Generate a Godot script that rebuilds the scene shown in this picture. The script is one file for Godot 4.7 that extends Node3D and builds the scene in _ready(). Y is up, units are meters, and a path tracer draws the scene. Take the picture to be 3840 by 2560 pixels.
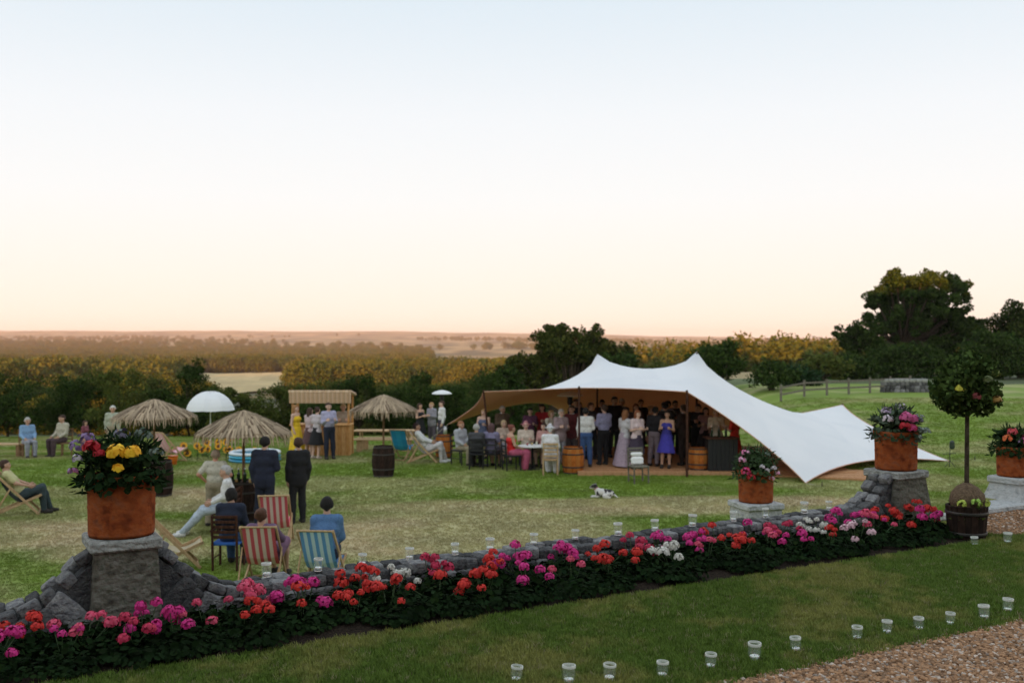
extends Node3D
# Garden party at dusk: terrace with flower bed and pots above a lawn with a stretch tent.
# Metres, y up, terrace level y = 0, the camera looks along -z. sd() shapes, then things.

var rng := RandomNumberGenerator.new()
var used := {}
var M := {}
var cache := {}
var noise_a := FastNoiseLite.new()
var noise_b := FastNoiseLite.new()
const WALL_A := Vector3(-2.39, 0, -6.1)
const WALL_B := Vector3(3.7, 0, -9.6)
const ORD := ["first", "second", "third", "fourth", "fifth", "sixth", "seventh", "eighth", "ninth", "tenth", "eleventh", "twelfth", "thirteenth", "fourteenth", "fifteenth", "sixteenth", "seventeenth", "eighteenth", "nineteenth", "twentieth", "twenty-first", "twenty-second", "twenty-third", "twenty-fourth", "twenty-fifth"]

# ---------------------------------------------------------------- helpers
func numbered(called: String) -> String:
	var n: int = used.get(called, 0)
	used[called] = n + 1
	return called if n == 0 else "%s_%03d" % [called, n]

func tag(o: Node, label: String, category: String, group := "") -> void:
	o.set_meta("label", label)
	o.set_meta("category", category)
	if group != "":
		o.set_meta("group", group)

func thing(called: String, label: String, category: String, at := Vector3.ZERO, turn := 0.0, group := "") -> Node3D:
	var o := Node3D.new()
	o.name = numbered(called)
	add_child(o)
	o.position = at
	o.rotation.y = turn
	tag(o, label, category, group)
	return o

func part(called: String, mesh: Mesh, m: Material, parent: Node, tr := Transform3D.IDENTITY) -> MeshInstance3D:
	var o := MeshInstance3D.new()
	o.name = called if parent != self else numbered(called)
	o.mesh = mesh
	o.material_override = m
	o.transform = tr
	parent.add_child(o, true)
	return o

func struct(called: String, mesh: Mesh, m: Material) -> MeshInstance3D:
	var o := part(called, mesh, m, self)
	o.set_meta("kind", "structure")
	return o

func lin(r: float, g: float, b: float) -> Color:
	return Color(r, g, b).linear_to_srgb()

func mat(c: Color, rough := 0.85, metal := 0.0) -> StandardMaterial3D:
	var m := StandardMaterial3D.new()
	m.albedo_color = c.linear_to_srgb()
	m.roughness = rough
	m.metallic = metal
	return m

func vmat(rough := 0.8, back := 0.0) -> StandardMaterial3D:
	var m := StandardMaterial3D.new()
	m.vertex_color_use_as_albedo = true
	m.roughness = rough
	if back > 0.0:
		m.backlight_enabled = true
		m.backlight = Color(back, back, back)
	return m

# a colour picture from seamless noise: cols are linear colours spread over the noise range
func noise_tex(seed_: int, freq: float, cols: Array, size := 256, stretch := 1.0) -> ImageTexture:
	var n := FastNoiseLite.new()
	n.seed = seed_
	n.frequency = freq
	n.fractal_octaves = 4
	var src := n.get_seamless_image(size, size)
	src.convert(Image.FORMAT_L8)
	var d := src.get_data()
	var out := PackedByteArray()
	out.resize(size * size * 3)
	var lut := []
	for i in 256:
		var t: float = clampf((i / 255.0 - 0.5) * 1.5 + 0.5, 0, 0.9999) * (cols.size() - 1)
		var c: Color = (cols[int(t)] as Color).lerp(cols[int(t) + 1], t - int(t)).linear_to_srgb()
		lut.append([int(c.r * 255), int(c.g * 255), int(c.b * 255)])
	for y in size:
		for x in size:
			var xx := int(x * stretch) % size
			var l: Array = lut[d[y * size + xx]]
			var k := (y * size + x) * 3
			out[k] = l[0]
			out[k + 1] = l[1]
			out[k + 2] = l[2]
	return ImageTexture.create_from_image(Image.create_from_data(size, size, false, Image.FORMAT_RGB8, out))

func tmat(tex: Texture2D, scale: float, rough := 0.9, world := true, relief := 0.0) -> StandardMaterial3D:
	var m := StandardMaterial3D.new()
	m.albedo_texture = tex
	m.roughness = rough
	m.metallic_specular = 0.2
	m.uv1_triplanar = true
	m.uv1_world_triplanar = world
	m.uv1_scale = Vector3(scale, scale, scale)
	if relief > 0.0:
		m.normal_enabled = true
		m.normal_texture = bump_tex
		m.normal_scale = relief
	return m

var bump_tex: ImageTexture
func make_bump() -> void:
	var n := FastNoiseLite.new()
	n.seed = 5
	n.frequency = 0.05
	n.fractal_octaves = 4
	var im := n.get_seamless_image(256, 256)
	im.convert(Image.FORMAT_RGBA8)
	im.bump_map_to_normal_map(6.0)
	bump_tex = ImageTexture.create_from_image(im)

func amesh(v: PackedVector3Array, n: PackedVector3Array, idx: PackedInt32Array, col := PackedColorArray()) -> ArrayMesh:
	var a := []
	a.resize(Mesh.ARRAY_MAX)
	a[Mesh.ARRAY_VERTEX] = v
	a[Mesh.ARRAY_NORMAL] = n
	if col.size() > 0:
		a[Mesh.ARRAY_COLOR] = col
	a[Mesh.ARRAY_INDEX] = idx
	var m := ArrayMesh.new()
	m.add_surface_from_arrays(Mesh.PRIMITIVE_TRIANGLES, a)
	return m

func smooth_normals(v: PackedVector3Array, idx: PackedInt32Array) -> PackedVector3Array:
	var n := PackedVector3Array()
	n.resize(v.size())
	for t in range(0, idx.size(), 3):
		var a := idx[t]
		var b := idx[t + 1]
		var c := idx[t + 2]
		var f := (v[c] - v[a]).cross(v[b] - v[a])
		n[a] += f
		n[b] += f
		n[c] += f
	for i in n.size():
		n[i] = n[i].normalized() if n[i].length_squared() > 1e-16 else Vector3.UP
	return n

# collects boxes and tubes into one mesh with flat or smooth shading
class Shape:
	var v := PackedVector3Array()
	var n := PackedVector3Array()
	var c := PackedColorArray()
	var i := PackedInt32Array()
	var tint := Color(1, 1, 1)
	func quad(a: Vector3, b: Vector3, d: Vector3, e: Vector3) -> void:
		var f := (e - a).cross(b - a)
		if f.length_squared() < 1e-18:
			f = (d - a).cross(b - a)
		f = f.normalized()
		var k := v.size()
		for p in [a, b, d, e]:
			v.append(p)
			n.append(f)
			c.append(tint)
		for q in [0, 1, 2, 0, 2, 3]:
			i.append(k + q)
	# chamfered box with half sizes h, in frame t
	func box(t: Transform3D, h: Vector3, ch := 0.004) -> void:
		var g := minf(ch, minf(h.x, minf(h.y, h.z)) * 0.6)
		var f := h - Vector3(g, g, g)
		for s in [-1.0, 1.0]:
			quad_t(t, Vector3(s * h.x, -f.y, -f.z), Vector3(s * h.x, f.y, -f.z), Vector3(s * h.x, f.y, f.z), Vector3(s * h.x, -f.y, f.z), Vector3(s, 0, 0))
			quad_t(t, Vector3(-f.x, s * h.y, -f.z), Vector3(f.x, s * h.y, -f.z), Vector3(f.x, s * h.y, f.z), Vector3(-f.x, s * h.y, f.z), Vector3(0, s, 0))
			quad_t(t, Vector3(-f.x, -f.y, s * h.z), Vector3(f.x, -f.y, s * h.z), Vector3(f.x, f.y, s * h.z), Vector3(-f.x, f.y, s * h.z), Vector3(0, 0, s))
			for u in [-1.0, 1.0]:
				quad_t(t, Vector3(s * h.x, u * f.y, -f.z), Vector3(s * f.x, u * h.y, -f.z), Vector3(s * f.x, u * h.y, f.z), Vector3(s * h.x, u * f.y, f.z), Vector3(s, u, 0))
				quad_t(t, Vector3(s * h.x, -f.y, u * f.z), Vector3(s * f.x, -f.y, u * h.z), Vector3(s * f.x, f.y, u * h.z), Vector3(s * h.x, f.y, u * f.z), Vector3(s, 0, u))
				quad_t(t, Vector3(-f.x, s * h.y, u * f.z), Vector3(-f.x, s * f.y, u * h.z), Vector3(f.x, s * f.y, u * h.z), Vector3(f.x, s * h.y, u * f.z), Vector3(0, s, u))
				for w in [-1.0, 1.0]:
					var p := Vector3(s * h.x, u * f.y, w * f.z)
					quad_t(t, p, Vector3(s * f.x, u * h.y, w * f.z), Vector3(s * f.x, u * f.y, w * h.z), p, Vector3(s, u, w))
	func quad_t(t: Transform3D, a: Vector3, b: Vector3, d: Vector3, e: Vector3, out: Vector3) -> void:
		var k := v.size()
		var f := (t.basis * out).normalized()
		for p in [a, b, d, e]:
			v.append(t * p)
			n.append(f)
			c.append(tint)
		var g := (t.basis * (d - a)).cross(t.basis * (b - a))
		for q in ([0, 1, 2, 0, 2, 3] if g.dot(f) >= 0.0 else [0, 2, 1, 0, 3, 2]):
			i.append(k + q)
	func beam(a: Vector3, b: Vector3, w: float, h: float) -> void:
		var z := b - a
		var up := Vector3.UP if absf(z.normalized().y) < 0.95 else Vector3.RIGHT
		var x := up.cross(z).normalized()
		var y := z.normalized().cross(x)
		box(Transform3D(Basis(x, y, z.normalized()), (a + b) / 2), Vector3(w / 2, h / 2, z.length() / 2), 0.004)
	# tube through points with radii, closed ends
	func tube(pts: Array, rad: Array, sides := 8) -> void:
		var k := v.size()
		var up := Vector3.UP
		var d0: Vector3 = (pts[1] - pts[0]).normalized()
		if absf(d0.y) > 0.9:
			up = Vector3.BACK
		for j in pts.size():
			var dd: Vector3 = pts[mini(j + 1, pts.size() - 1)] - pts[maxi(j - 1, 0)]
			dd = dd.normalized()
			var x := up.cross(dd).normalized()
			var y := dd.cross(x)
			for s in sides:
				var a := TAU * s / sides
				var o := x * cos(a) + y * sin(a)
				v.append(pts[j] + o * rad[j])
				n.append(o)
				c.append(tint)
		for j in pts.size() - 1:
			for s in sides:
				var a := k + j * sides + s
				var b := k + j * sides + (s + 1) % sides
				for q in [a, b + sides, b, a, a + sides, b + sides]:
					i.append(q)
		for e in [0, pts.size() - 1]:
			var m := v.size()
			var out: Vector3 = (pts[0] - pts[1]).normalized() if e == 0 else (pts[e] - pts[e - 1]).normalized()
			v.append(pts[e])
			n.append(out)
			c.append(tint)
			for s in sides:
				v.append(v[k + e * sides + s])
				n.append(out)
				c.append(tint)
			for s in sides:
				for q in ([m, m + 1 + s, m + 1 + (s + 1) % sides] if e == 0 else [m, m + 1 + (s + 1) % sides, m + 1 + s]):
					i.append(q)
	# surface of revolution about y: profile of (radius, height)
	func lathe(prof: Array, sides := 24, at := Vector3.ZERO, wob := 0.0, ph := 0.0) -> void:
		var k := v.size()
		for j in prof.size():
			var p: Vector2 = prof[j]
			var q0: Vector2 = prof[maxi(j - 1, 0)]
			var q1: Vector2 = prof[mini(j + 1, prof.size() - 1)]
			var tg := (q1 - q0).normalized()
			for s in sides + 1:
				var a := TAU * s / sides
				var r := p.x * (1.0 + wob * sin(a * 3.0 + ph + p.y * 4.0))
				v.append(at + Vector3(cos(a) * r, p.y, sin(a) * r))
				n.append(Vector3(cos(a) * tg.y, -tg.x, sin(a) * tg.y).normalized())
				c.append(tint)
		for j in prof.size() - 1:
			for s in sides:
				var a := k + j * (sides + 1) + s
				for q in [a, a + 1, a + sides + 2, a, a + sides + 2, a + sides + 1]:
					i.append(q)
	func leaf(p: Vector3, along: Vector3, side: Vector3, l: float, w: float, col: Color) -> void:
		var k := v.size()
		var f := along.cross(side).normalized()
		var drop := f * (w * 0.18)
		v.append(p)
		v.append(p + along * l * 0.5 + side * w * 0.5 - drop)
		v.append(p + along * l)
		v.append(p + along * l * 0.5 - side * w * 0.5 - drop)
		for q in 4:
			n.append(f)
			c.append(col)
		for q in [0, 1, 2, 0, 2, 3]:
			i.append(k + q)
	func mesh() -> ArrayMesh:
		var a := []
		a.resize(Mesh.ARRAY_MAX)
		a[Mesh.ARRAY_VERTEX] = v
		a[Mesh.ARRAY_NORMAL] = n
		a[Mesh.ARRAY_COLOR] = c
		a[Mesh.ARRAY_INDEX] = i
		var m := ArrayMesh.new()
		m.add_surface_from_arrays(Mesh.PRIMITIVE_TRIANGLES, a)
		return m

func rdir() -> Vector3:
	var z := rng.randf_range(-1, 1)
	var a := rng.randf() * TAU
	var r := sqrt(1 - z * z)
	return Vector3(r * cos(a), z, r * sin(a))

func seg(a: Vector3, b: Vector3, w: float, h: float) -> ArrayMesh:
	var s := Shape.new()
	s.beam(a, b, w, h)
	return s.mesh()

func rod(a: Vector3, b: Vector3, r0: float, r1: float, sides := 8) -> ArrayMesh:
	var s := Shape.new()
	s.tube([a, a.lerp(b, 0.5), b], [r0, (r0 + r1) / 2, r1], sides)
	return s.mesh()

func boxm(h: Vector3, ch := 0.006) -> ArrayMesh:
	var s := Shape.new()
	s.box(Transform3D.IDENTITY, h, ch)
	return s.mesh()

func lathem(prof: Array, sides := 24, wob := 0.0) -> ArrayMesh:
	var s := Shape.new()
	s.lathe(prof, sides, Vector3.ZERO, wob)
	return s.mesh()

func at(x: float, y: float, z: float) -> Transform3D:
	return Transform3D(Basis.IDENTITY, Vector3(x, y, z))

# irregular rounded stone about unit size
func stone_mesh(s: int) -> ArrayMesh:
	var sm := SphereMesh.new()
	sm.radius = 0.5
	sm.height = 1.0
	sm.radial_segments = 9
	sm.rings = 5
	var a := sm.get_mesh_arrays()
	var v: PackedVector3Array = a[Mesh.ARRAY_VERTEX]
	var nz := FastNoiseLite.new()
	nz.seed = 100 + s
	for k in v.size():
		var p := v[k] * 2.0
		var e := 0.32
		var q := Vector3(signf(p.x) * pow(absf(p.x), e), signf(p.y) * pow(absf(p.y), e), signf(p.z) * pow(absf(p.z), e)) * 0.46
		q *= 1.0 + 0.22 * nz.get_noise_3dv(v[k] * 90.0)
		v[k] = q
	var idx: PackedInt32Array = a[Mesh.ARRAY_INDEX]
	return amesh(v, smooth_normals(v, idx), idx)

# ---------------------------------------------------------------- land
func smooth(a: float, b: float, x: float) -> float:
	var t := clampf((x - a) / (b - a), 0, 1)
	return t * t * (3 - 2 * t)

const PROF_D := [-80.0, 32.0, 40.0, 46.0, 60.0, 100.0, 200.0, 300.0, 500.0, 1000.0, 1600.0, 2500.0, 4000.0, 6000.0, 7500.0]
const PROF_L := [-2.0, -2.0, -2.4, -2.65, -4.2, -7.2, -11.5, -13.5, -16.5, -22.5, -18.0, -8.0, 14.0, 68.0, 55.0]
const PROF_R := [-2.0, -2.0, -1.6, -1.2, -0.9, -1.5, -6.0, -10.0, -15.0, -22.5, -19.0, -12.0, 3.0, 26.0, 20.0]
func prof(ys: Array, d: float) -> float:
	for k in PROF_D.size() - 1:
		if d <= PROF_D[k + 1]:
			var t: float = (d - PROF_D[k]) / (PROF_D[k + 1] - PROF_D[k])
			return lerpf(ys[k], ys[k + 1], t * t * (3 - 2 * t) * 0.4 + t * 0.6)
	return ys[-1]

func ground(x: float, z: float) -> float:
	var d := -z
	var side := smooth(7.0, 15.0, x) if d < 120 else smooth(-0.25, 0.35, x / d)
	if d >= 90 and d < 200:
		side = lerpf(smooth(7.0, 15.0, x), smooth(-0.25, 0.35, x / d), smooth(90, 200, d))
	var y := lerpf(prof(PROF_L, d), prof(PROF_R, d), side)
	var w := smooth(34, 200, d)
	y += noise_b.get_noise_2d(x * 0.6, z * 0.6) * (0.10 + 2.2 * w)
	if d > 1500:
		y += noise_b.get_noise_2d(x * 0.02 + 500, z * 0.004) * 22.0 * smooth(1500, 5000, d)
	return y

func lawn_dry(x: float, z: float) -> float:
	# 0 green .. 1 straw: long pale streaks of dry turf, as the photograph shows them across the lawn
	var s := noise_a.get_noise_2d(x * 5.5 + 40, z * 11.0) * 0.9 + noise_b.get_noise_2d(x * 16.0, z * 22.0) * 0.5
	var t := smooth(-0.08, 0.5, s + 0.08)
	var e := 0.0
	for p in [[-1.4, -19.6, 3.4, 2.6], [1.8, -18.4, 4.2, 1.0], [1.4, -22.6, 5.5, 1.1], [5.5, -23.4, 4.0, 0.8], [-9.5, -19.5, 3.0, 1.6], [-7.5, -24.0, 2.4, 1.8], [-1.0, -16.6, 2.2, 0.6], [-6.8, -17.8, 1.6, 1.0]]:
		var q: float = pow((x - p[0]) / p[2], 2) + pow((z - p[1]) / p[3], 2)
		e = maxf(e, 1.0 - smooth(0.35, 1.6, q + s * 0.6))
	return clampf(t * 0.45 + e * 0.72, 0, 1)

# ---------------------------------------------------------------- bodies
# bones: [a, b, ra, rb]; the smooth union of tapered capsules meshed as surface nets -> [verts, indices]
func field(bones: Array, cell: float, k: float) -> Array:
	var lo := Vector3(1e9, 1e9, 1e9)
	var hi := -lo
	var mg := 3.2 / k
	for b in bones:
		var r := maxf(b[2], b[3]) + cell * 2.0
		for q in 2:
			lo = lo.min(b[q] - Vector3(r, r, r))
			hi = hi.max(b[q] + Vector3(r, r, r))
	var nx := int((hi.x - lo.x) / cell) + 2
	var ny := int((hi.y - lo.y) / cell) + 2
	var nz := int((hi.z - lo.z) / cell) + 2
	var f := PackedFloat32Array()
	f.resize(nx * ny * nz)
	for b in bones:
		var a: Vector3 = b[0]
		var ab: Vector3 = b[1] - a
		var r0: float = b[2]
		var dr: float = b[3] - r0
		var il := 1.0 / maxf(ab.length_squared(), 1e-9)
		var rr := maxf(b[2], b[3]) + mg
		var p0: Vector3 = (a.min(b[1]) - Vector3(rr, rr, rr) - lo) / cell
		var p1: Vector3 = (a.max(b[1]) + Vector3(rr, rr, rr) - lo) / cell
		for z in range(maxi(0, int(p0.z)), mini(nz, int(p1.z) + 1)):
			for y in range(maxi(0, int(p0.y)), mini(ny, int(p1.y) + 1)):
				var base := (z * ny + y) * nx
				for x in range(maxi(0, int(p0.x)), mini(nx, int(p1.x) + 1)):
					var p := lo + Vector3(x, y, z) * cell - a
					var t := clampf(p.dot(ab) * il, 0.0, 1.0)
					var d := (p - ab * t).length() - r0 - dr * t
					if d < mg:
						f[base + x] += exp(-k * d)
	var sx := 1
	var sy := nx
	var sz := nx * ny
	var ids := PackedInt32Array()
	ids.resize(f.size())
	ids.fill(-1)
	var v := PackedVector3Array()
	var off := [0, sx, sy, sx + sy, sz, sz + sx, sz + sy, sz + sx + sy]
	for z in nz - 1:
		for y in ny - 1:
			var base := (z * ny + y) * nx
			for x in nx - 1:
				var c := base + x
				var s := 0
				if f[c] >= 1.0: s += 1
				if f[c + 1] >= 1.0: s += 1
				if f[c + sy] >= 1.0: s += 1
				if f[c + sy + 1] >= 1.0: s += 1
				if f[c + sz] >= 1.0: s += 1
				if f[c + sz + 1] >= 1.0: s += 1
				if f[c + sz + sy] >= 1.0: s += 1
				if f[c + sz + sy + 1] >= 1.0: s += 1
				if s == 0 or s == 8:
					continue
				var g := []
				for o in off:
					g.append(log(maxf(f[c + o], 1e-3)))
				var sum := Vector3.ZERO
				var cnt := 0
				for e in [[0, 1], [2, 3], [4, 5], [6, 7], [0, 2], [1, 3], [4, 6], [5, 7], [0, 4], [1, 5], [2, 6], [3, 7]]:
					var g0: float = g[e[0]]
					var g1: float = g[e[1]]
					if (g0 >= 0.0) != (g1 >= 0.0):
						var t := g0 / (g0 - g1)
						var a0: int = e[0]
						var a1: int = e[1]
						var q0 := Vector3(a0 & 1, (a0 >> 1) & 1, a0 >> 2)
						var q1 := Vector3(a1 & 1, (a1 >> 1) & 1, a1 >> 2)
						sum += q0.lerp(q1, t)
						cnt += 1
				ids[c] = v.size()
				v.append(lo + (Vector3(x, y, z) + sum / cnt) * cell)
	var idx := PackedInt32Array()
	for z in range(1, nz - 1):
		for y in range(1, ny - 1):
			var base := (z * ny + y) * nx
			for x in range(1, nx - 1):
				var c := base + x
				var i0 := f[c] >= 1.0
				for ax in 3:
					var st: int = [sx, sy, sz][ax]
					if (f[c + st] >= 1.0) == i0:
						continue
					var u: int = [sy, sz, sx][ax]
					var w: int = [sz, sx, sy][ax]
					var q := [ids[c], ids[c - u], ids[c - u - w], ids[c - w]]
					if q.has(-1):
						continue
					if i0:
						for e in [0, 2, 1, 0, 3, 2]:
							idx.append(q[e])
					else:
						for e in [0, 1, 2, 0, 2, 3]:
							idx.append(q[e])
	return [v, idx]

func fmesh(key: String, bones: Array, cell := 0.025, k := 75.0) -> ArrayMesh:
	if not cache.has(key):
		var r := field(bones, cell, k)
		var n := smooth_normals(r[0], r[1])
		cache[key] = amesh(r[0], outward(r[0], n), r[1])
	return cache[key]

func outward(_v: PackedVector3Array, n: PackedVector3Array) -> PackedVector3Array:
	return n

var head_v: Array
var hand_v: Array
func make_templates() -> void:
	head_v = field([
		[Vector3(0, 0.035, -0.014), Vector3(0, 0.03, 0.008), 0.086, 0.082],
		[Vector3(0, -0.035, 0.03), Vector3(0, -0.075, 0.05), 0.052, 0.03],
		[Vector3(-0.03, -0.02, 0.045), Vector3(0.03, -0.02, 0.045), 0.036, 0.036],
		[Vector3(0, 0.008, 0.086), Vector3(0, -0.028, 0.102), 0.006, 0.011],
		[Vector3(-0.04, 0.03, 0.072), Vector3(0.04, 0.03, 0.072), 0.014, 0.014],
		[Vector3(-0.02, -0.057, 0.072), Vector3(0.02, -0.057, 0.072), 0.011, 0.011],
		[Vector3(-0.084, 0.015, -0.008), Vector3(-0.082, -0.022, 0.0), 0.014, 0.01],
		[Vector3(0.084, 0.015, -0.008), Vector3(0.082, -0.022, 0.0), 0.014, 0.01],
		[Vector3(0, -0.05, -0.025), Vector3(0, -0.14, -0.035), 0.05, 0.052]], 0.0085, 110.0)
	var hb := [[Vector3(-0.022, -0.035, 0), Vector3(-0.026, -0.088, 0.003), 0.015, 0.012], [Vector3(0.018, -0.035, 0), Vector3(0.026, -0.084, 0.003), 0.015, 0.012], [Vector3(0, 0, 0), Vector3(0, -0.08, 0.002), 0.022, 0.014]]
	for j in 4:
		var x: float = [-0.031, -0.011, 0.010, 0.029][j]
		var l: float = [0.062, 0.075, 0.07, 0.055][j]
		var k0 := Vector3(x, -0.09, 0.003)
		var k1 := k0 + Vector3(x * 0.15, -l * 0.45, 0.008)
		var k2 := k1 + Vector3(0, -l * 0.33, 0.018)
		var k3 := k2 + Vector3(0, -l * 0.18, 0.018)
		hb.append_array([[k0, k1, 0.0095, 0.009], [k1, k2, 0.009, 0.0085], [k2, k3, 0.0085, 0.007]])
	hb.append_array([[Vector3(-0.026, -0.03, 0.004), Vector3(-0.05, -0.06, 0.02), 0.012, 0.0105], [Vector3(-0.05, -0.06, 0.02), Vector3(-0.053, -0.092, 0.032), 0.0105, 0.008]])
	hand_v = field(hb, 0.006, 230.0)

func limb_pose(pose: String, arms: String) -> Dictionary:
	var j := {}
	if pose == "stand" or pose == "walk":
		j = {hip = Vector3(0, 0.94, 0), waist = Vector3(0, 1.09, 0.005), chest = Vector3(0, 1.28, 0), neck = Vector3(0, 1.47, -0.015), head = Vector3(0, 1.625, 0.015)}
		j.kneeL = Vector3(0.105, 0.51, 0.02); j.kneeR = Vector3(-0.105, 0.51, 0.03)
		j.ankL = Vector3(0.115, 0.09, -0.03); j.ankR = Vector3(-0.115, 0.09, -0.01)
		if pose == "walk":
			j.kneeL += Vector3(-0.02, 0.0, 0.10); j.ankL += Vector3(-0.03, 0, 0.12)
			j.ankR += Vector3(0, 0.0, -0.06)
		j.fwd = Vector3(0, 0, 1)
	elif pose == "sit" or pose == "sitout":
		j = {hip = Vector3(0, 0.55, 0.0), waist = Vector3(0, 0.69, -0.03), chest = Vector3(0, 0.88, -0.05), neck = Vector3(0, 1.07, -0.04), head = Vector3(0, 1.22, 0.0)}
		j.kneeL = Vector3(0.12, 0.53, 0.42); j.kneeR = Vector3(-0.11, 0.53, 0.43)
		j.ankL = Vector3(0.12, 0.09, 0.44); j.ankR = Vector3(-0.11, 0.09, 0.38)
		if pose == "sitout":
			j.ankL = Vector3(0.12, 0.10, 0.80); j.ankR = Vector3(-0.09, 0.11, 0.74)
			j.kneeL = Vector3(0.12, 0.48, 0.42); j.kneeR = Vector3(-0.10, 0.50, 0.42)
		j.fwd = Vector3(0, 0, 1)
	else: # recline in a deckchair
		j = {hip = Vector3(0, 0.44, 0.10), waist = Vector3(0, 0.55, -0.01), chest = Vector3(0, 0.75, -0.15), neck = Vector3(0, 0.94, -0.27), head = Vector3(0, 1.09, -0.27)}
		j.kneeL = Vector3(0.12, 0.58, 0.50); j.kneeR = Vector3(-0.11, 0.58, 0.50)
		for q in ["hip", "waist", "chest", "neck", "head"]:
			j[q] += Vector3(0, 0.02, 0.035)
		j.ankL = Vector3(0.12, 0.10, 0.66); j.ankR = Vector3(-0.11, 0.10, 0.55)
		j.fwd = Vector3(0, 0, 1)
	var up: Vector3 = (j.neck - j.chest).normalized()
	for s in ["L", "R"]:
		var m := 1.0 if s == "L" else -1.0
		j["hip" + s] = j.hip + Vector3(0.085 * m, -0.02, 0)
		var sh: Vector3 = j.neck + up * -0.05 + Vector3(0.168 * m, 0, 0)
		j["sh" + s] = sh
		var el := sh + Vector3(0.055 * m, -0.28, -0.03)
		var wr := el + Vector3(-0.01 * m, -0.235, 0.06)
		var a := arms
		if arms == "drink":
			a = "hold" if s == "R" else "down"
		if a == "hold":
			el = sh + Vector3(0.05 * m, -0.27, 0.04)
			wr = el + Vector3(-0.06 * m, 0.06, 0.23)
		elif a == "lap":
			el = sh + Vector3(0.05 * m, -0.26, 0.06)
			wr = el + Vector3(-0.05 * m, -0.10, 0.21)
			if pose == "recline":
				el = sh + Vector3(0.06 * m, -0.19, 0.20)
				wr = el + Vector3(-0.06 * m, -0.07, 0.22)
		elif a == "cross":
			el = sh + Vector3(0.06 * m, -0.27, 0.05)
			wr = el + Vector3(-0.24 * m, 0.02, 0.12)
		elif a == "hips":
			el = sh + Vector3(0.17 * m, -0.23, -0.06)
			wr = el + Vector3(-0.14 * m, -0.17, 0.12)
		elif a == "up":
			el = sh + Vector3(0.08 * m, -0.20, 0.16)
			wr = el + Vector3(-0.05 * m, 0.20, 0.12)
		j["el" + s] = el
		j["wr" + s] = wr
	return j

func body_bones(j: Dictionary, fem: bool) -> Dictionary:
	var r := {}
	var sw := 0.92 if fem else 1.0
	var up: Vector3 = (j.neck - j.chest).normalized()
	var X := Vector3.RIGHT
	r.torso = [
		[j.hip + X * 0.07, j.hip - X * 0.07, 0.108, 0.108],
		[j.waist + X * (0.045 if fem else 0.06), j.waist - X * (0.045 if fem else 0.06), 0.090 if fem else 0.104, 0.090 if fem else 0.104],
		[j.chest + X * 0.08 * sw, j.chest - X * 0.08 * sw, 0.11 * sw, 0.11 * sw],
		[j.hip, j.waist, 0.11, 0.09], [j.waist, j.chest, 0.09, 0.10],
		[j.shL, j.shR, 0.062 * sw, 0.062 * sw],
		[j.chest, j.neck - up * 0.04, 0.10, 0.07]]
	if fem:
		var fr := j.fwd * 0.085 as Vector3
		r.torso.append([j.chest + X * 0.07 + fr - up * 0.01, j.chest + X * 0.06 + fr * 0.6, 0.055, 0.05])
		r.torso.append([j.chest - X * 0.07 + fr - up * 0.01, j.chest - X * 0.06 + fr * 0.6, 0.055, 0.05])
	r.neck = [[j.neck - up * 0.03, j.head - up * 0.06, 0.056, 0.05]]
	r.uarm = []
	r.farm = []
	r.thigh = []
	r.calf = []
	r.foot = []
	for s in ["L", "R"]:
		r.uarm.append([j["sh" + s], j["el" + s], 0.055 * sw, 0.042 * sw])
		r.farm.append([j["el" + s], j["wr" + s], 0.042 * sw, 0.029 * sw])
		r.thigh.append([j["hip" + s], j["knee" + s], 0.088, 0.058])
		r.calf.append([j["knee" + s], j["knee" + s].lerp(j["ank" + s], 0.35), 0.054, 0.056])
		r.calf.append([j["knee" + s].lerp(j["ank" + s], 0.35), j["ank" + s], 0.056, 0.036])
		var toe: Vector3 = j["ank" + s] + Vector3(0, -0.055, 0.15)
		if toe.y < 0.03:
			toe.y = 0.03
		r.foot.append([j["ank" + s] + Vector3(0, -0.045, -0.02), toe, 0.036, 0.032])
		r.foot.append([j["ank" + s], j["ank" + s] + Vector3(0, -0.04, 0.02), 0.036, 0.036])
	return r

func fat(b: Array, e: float) -> Array:
	var o := []
	for q in b:
		o.append([q[0], q[1], q[2] + e, q[3] + e])
	return o

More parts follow.
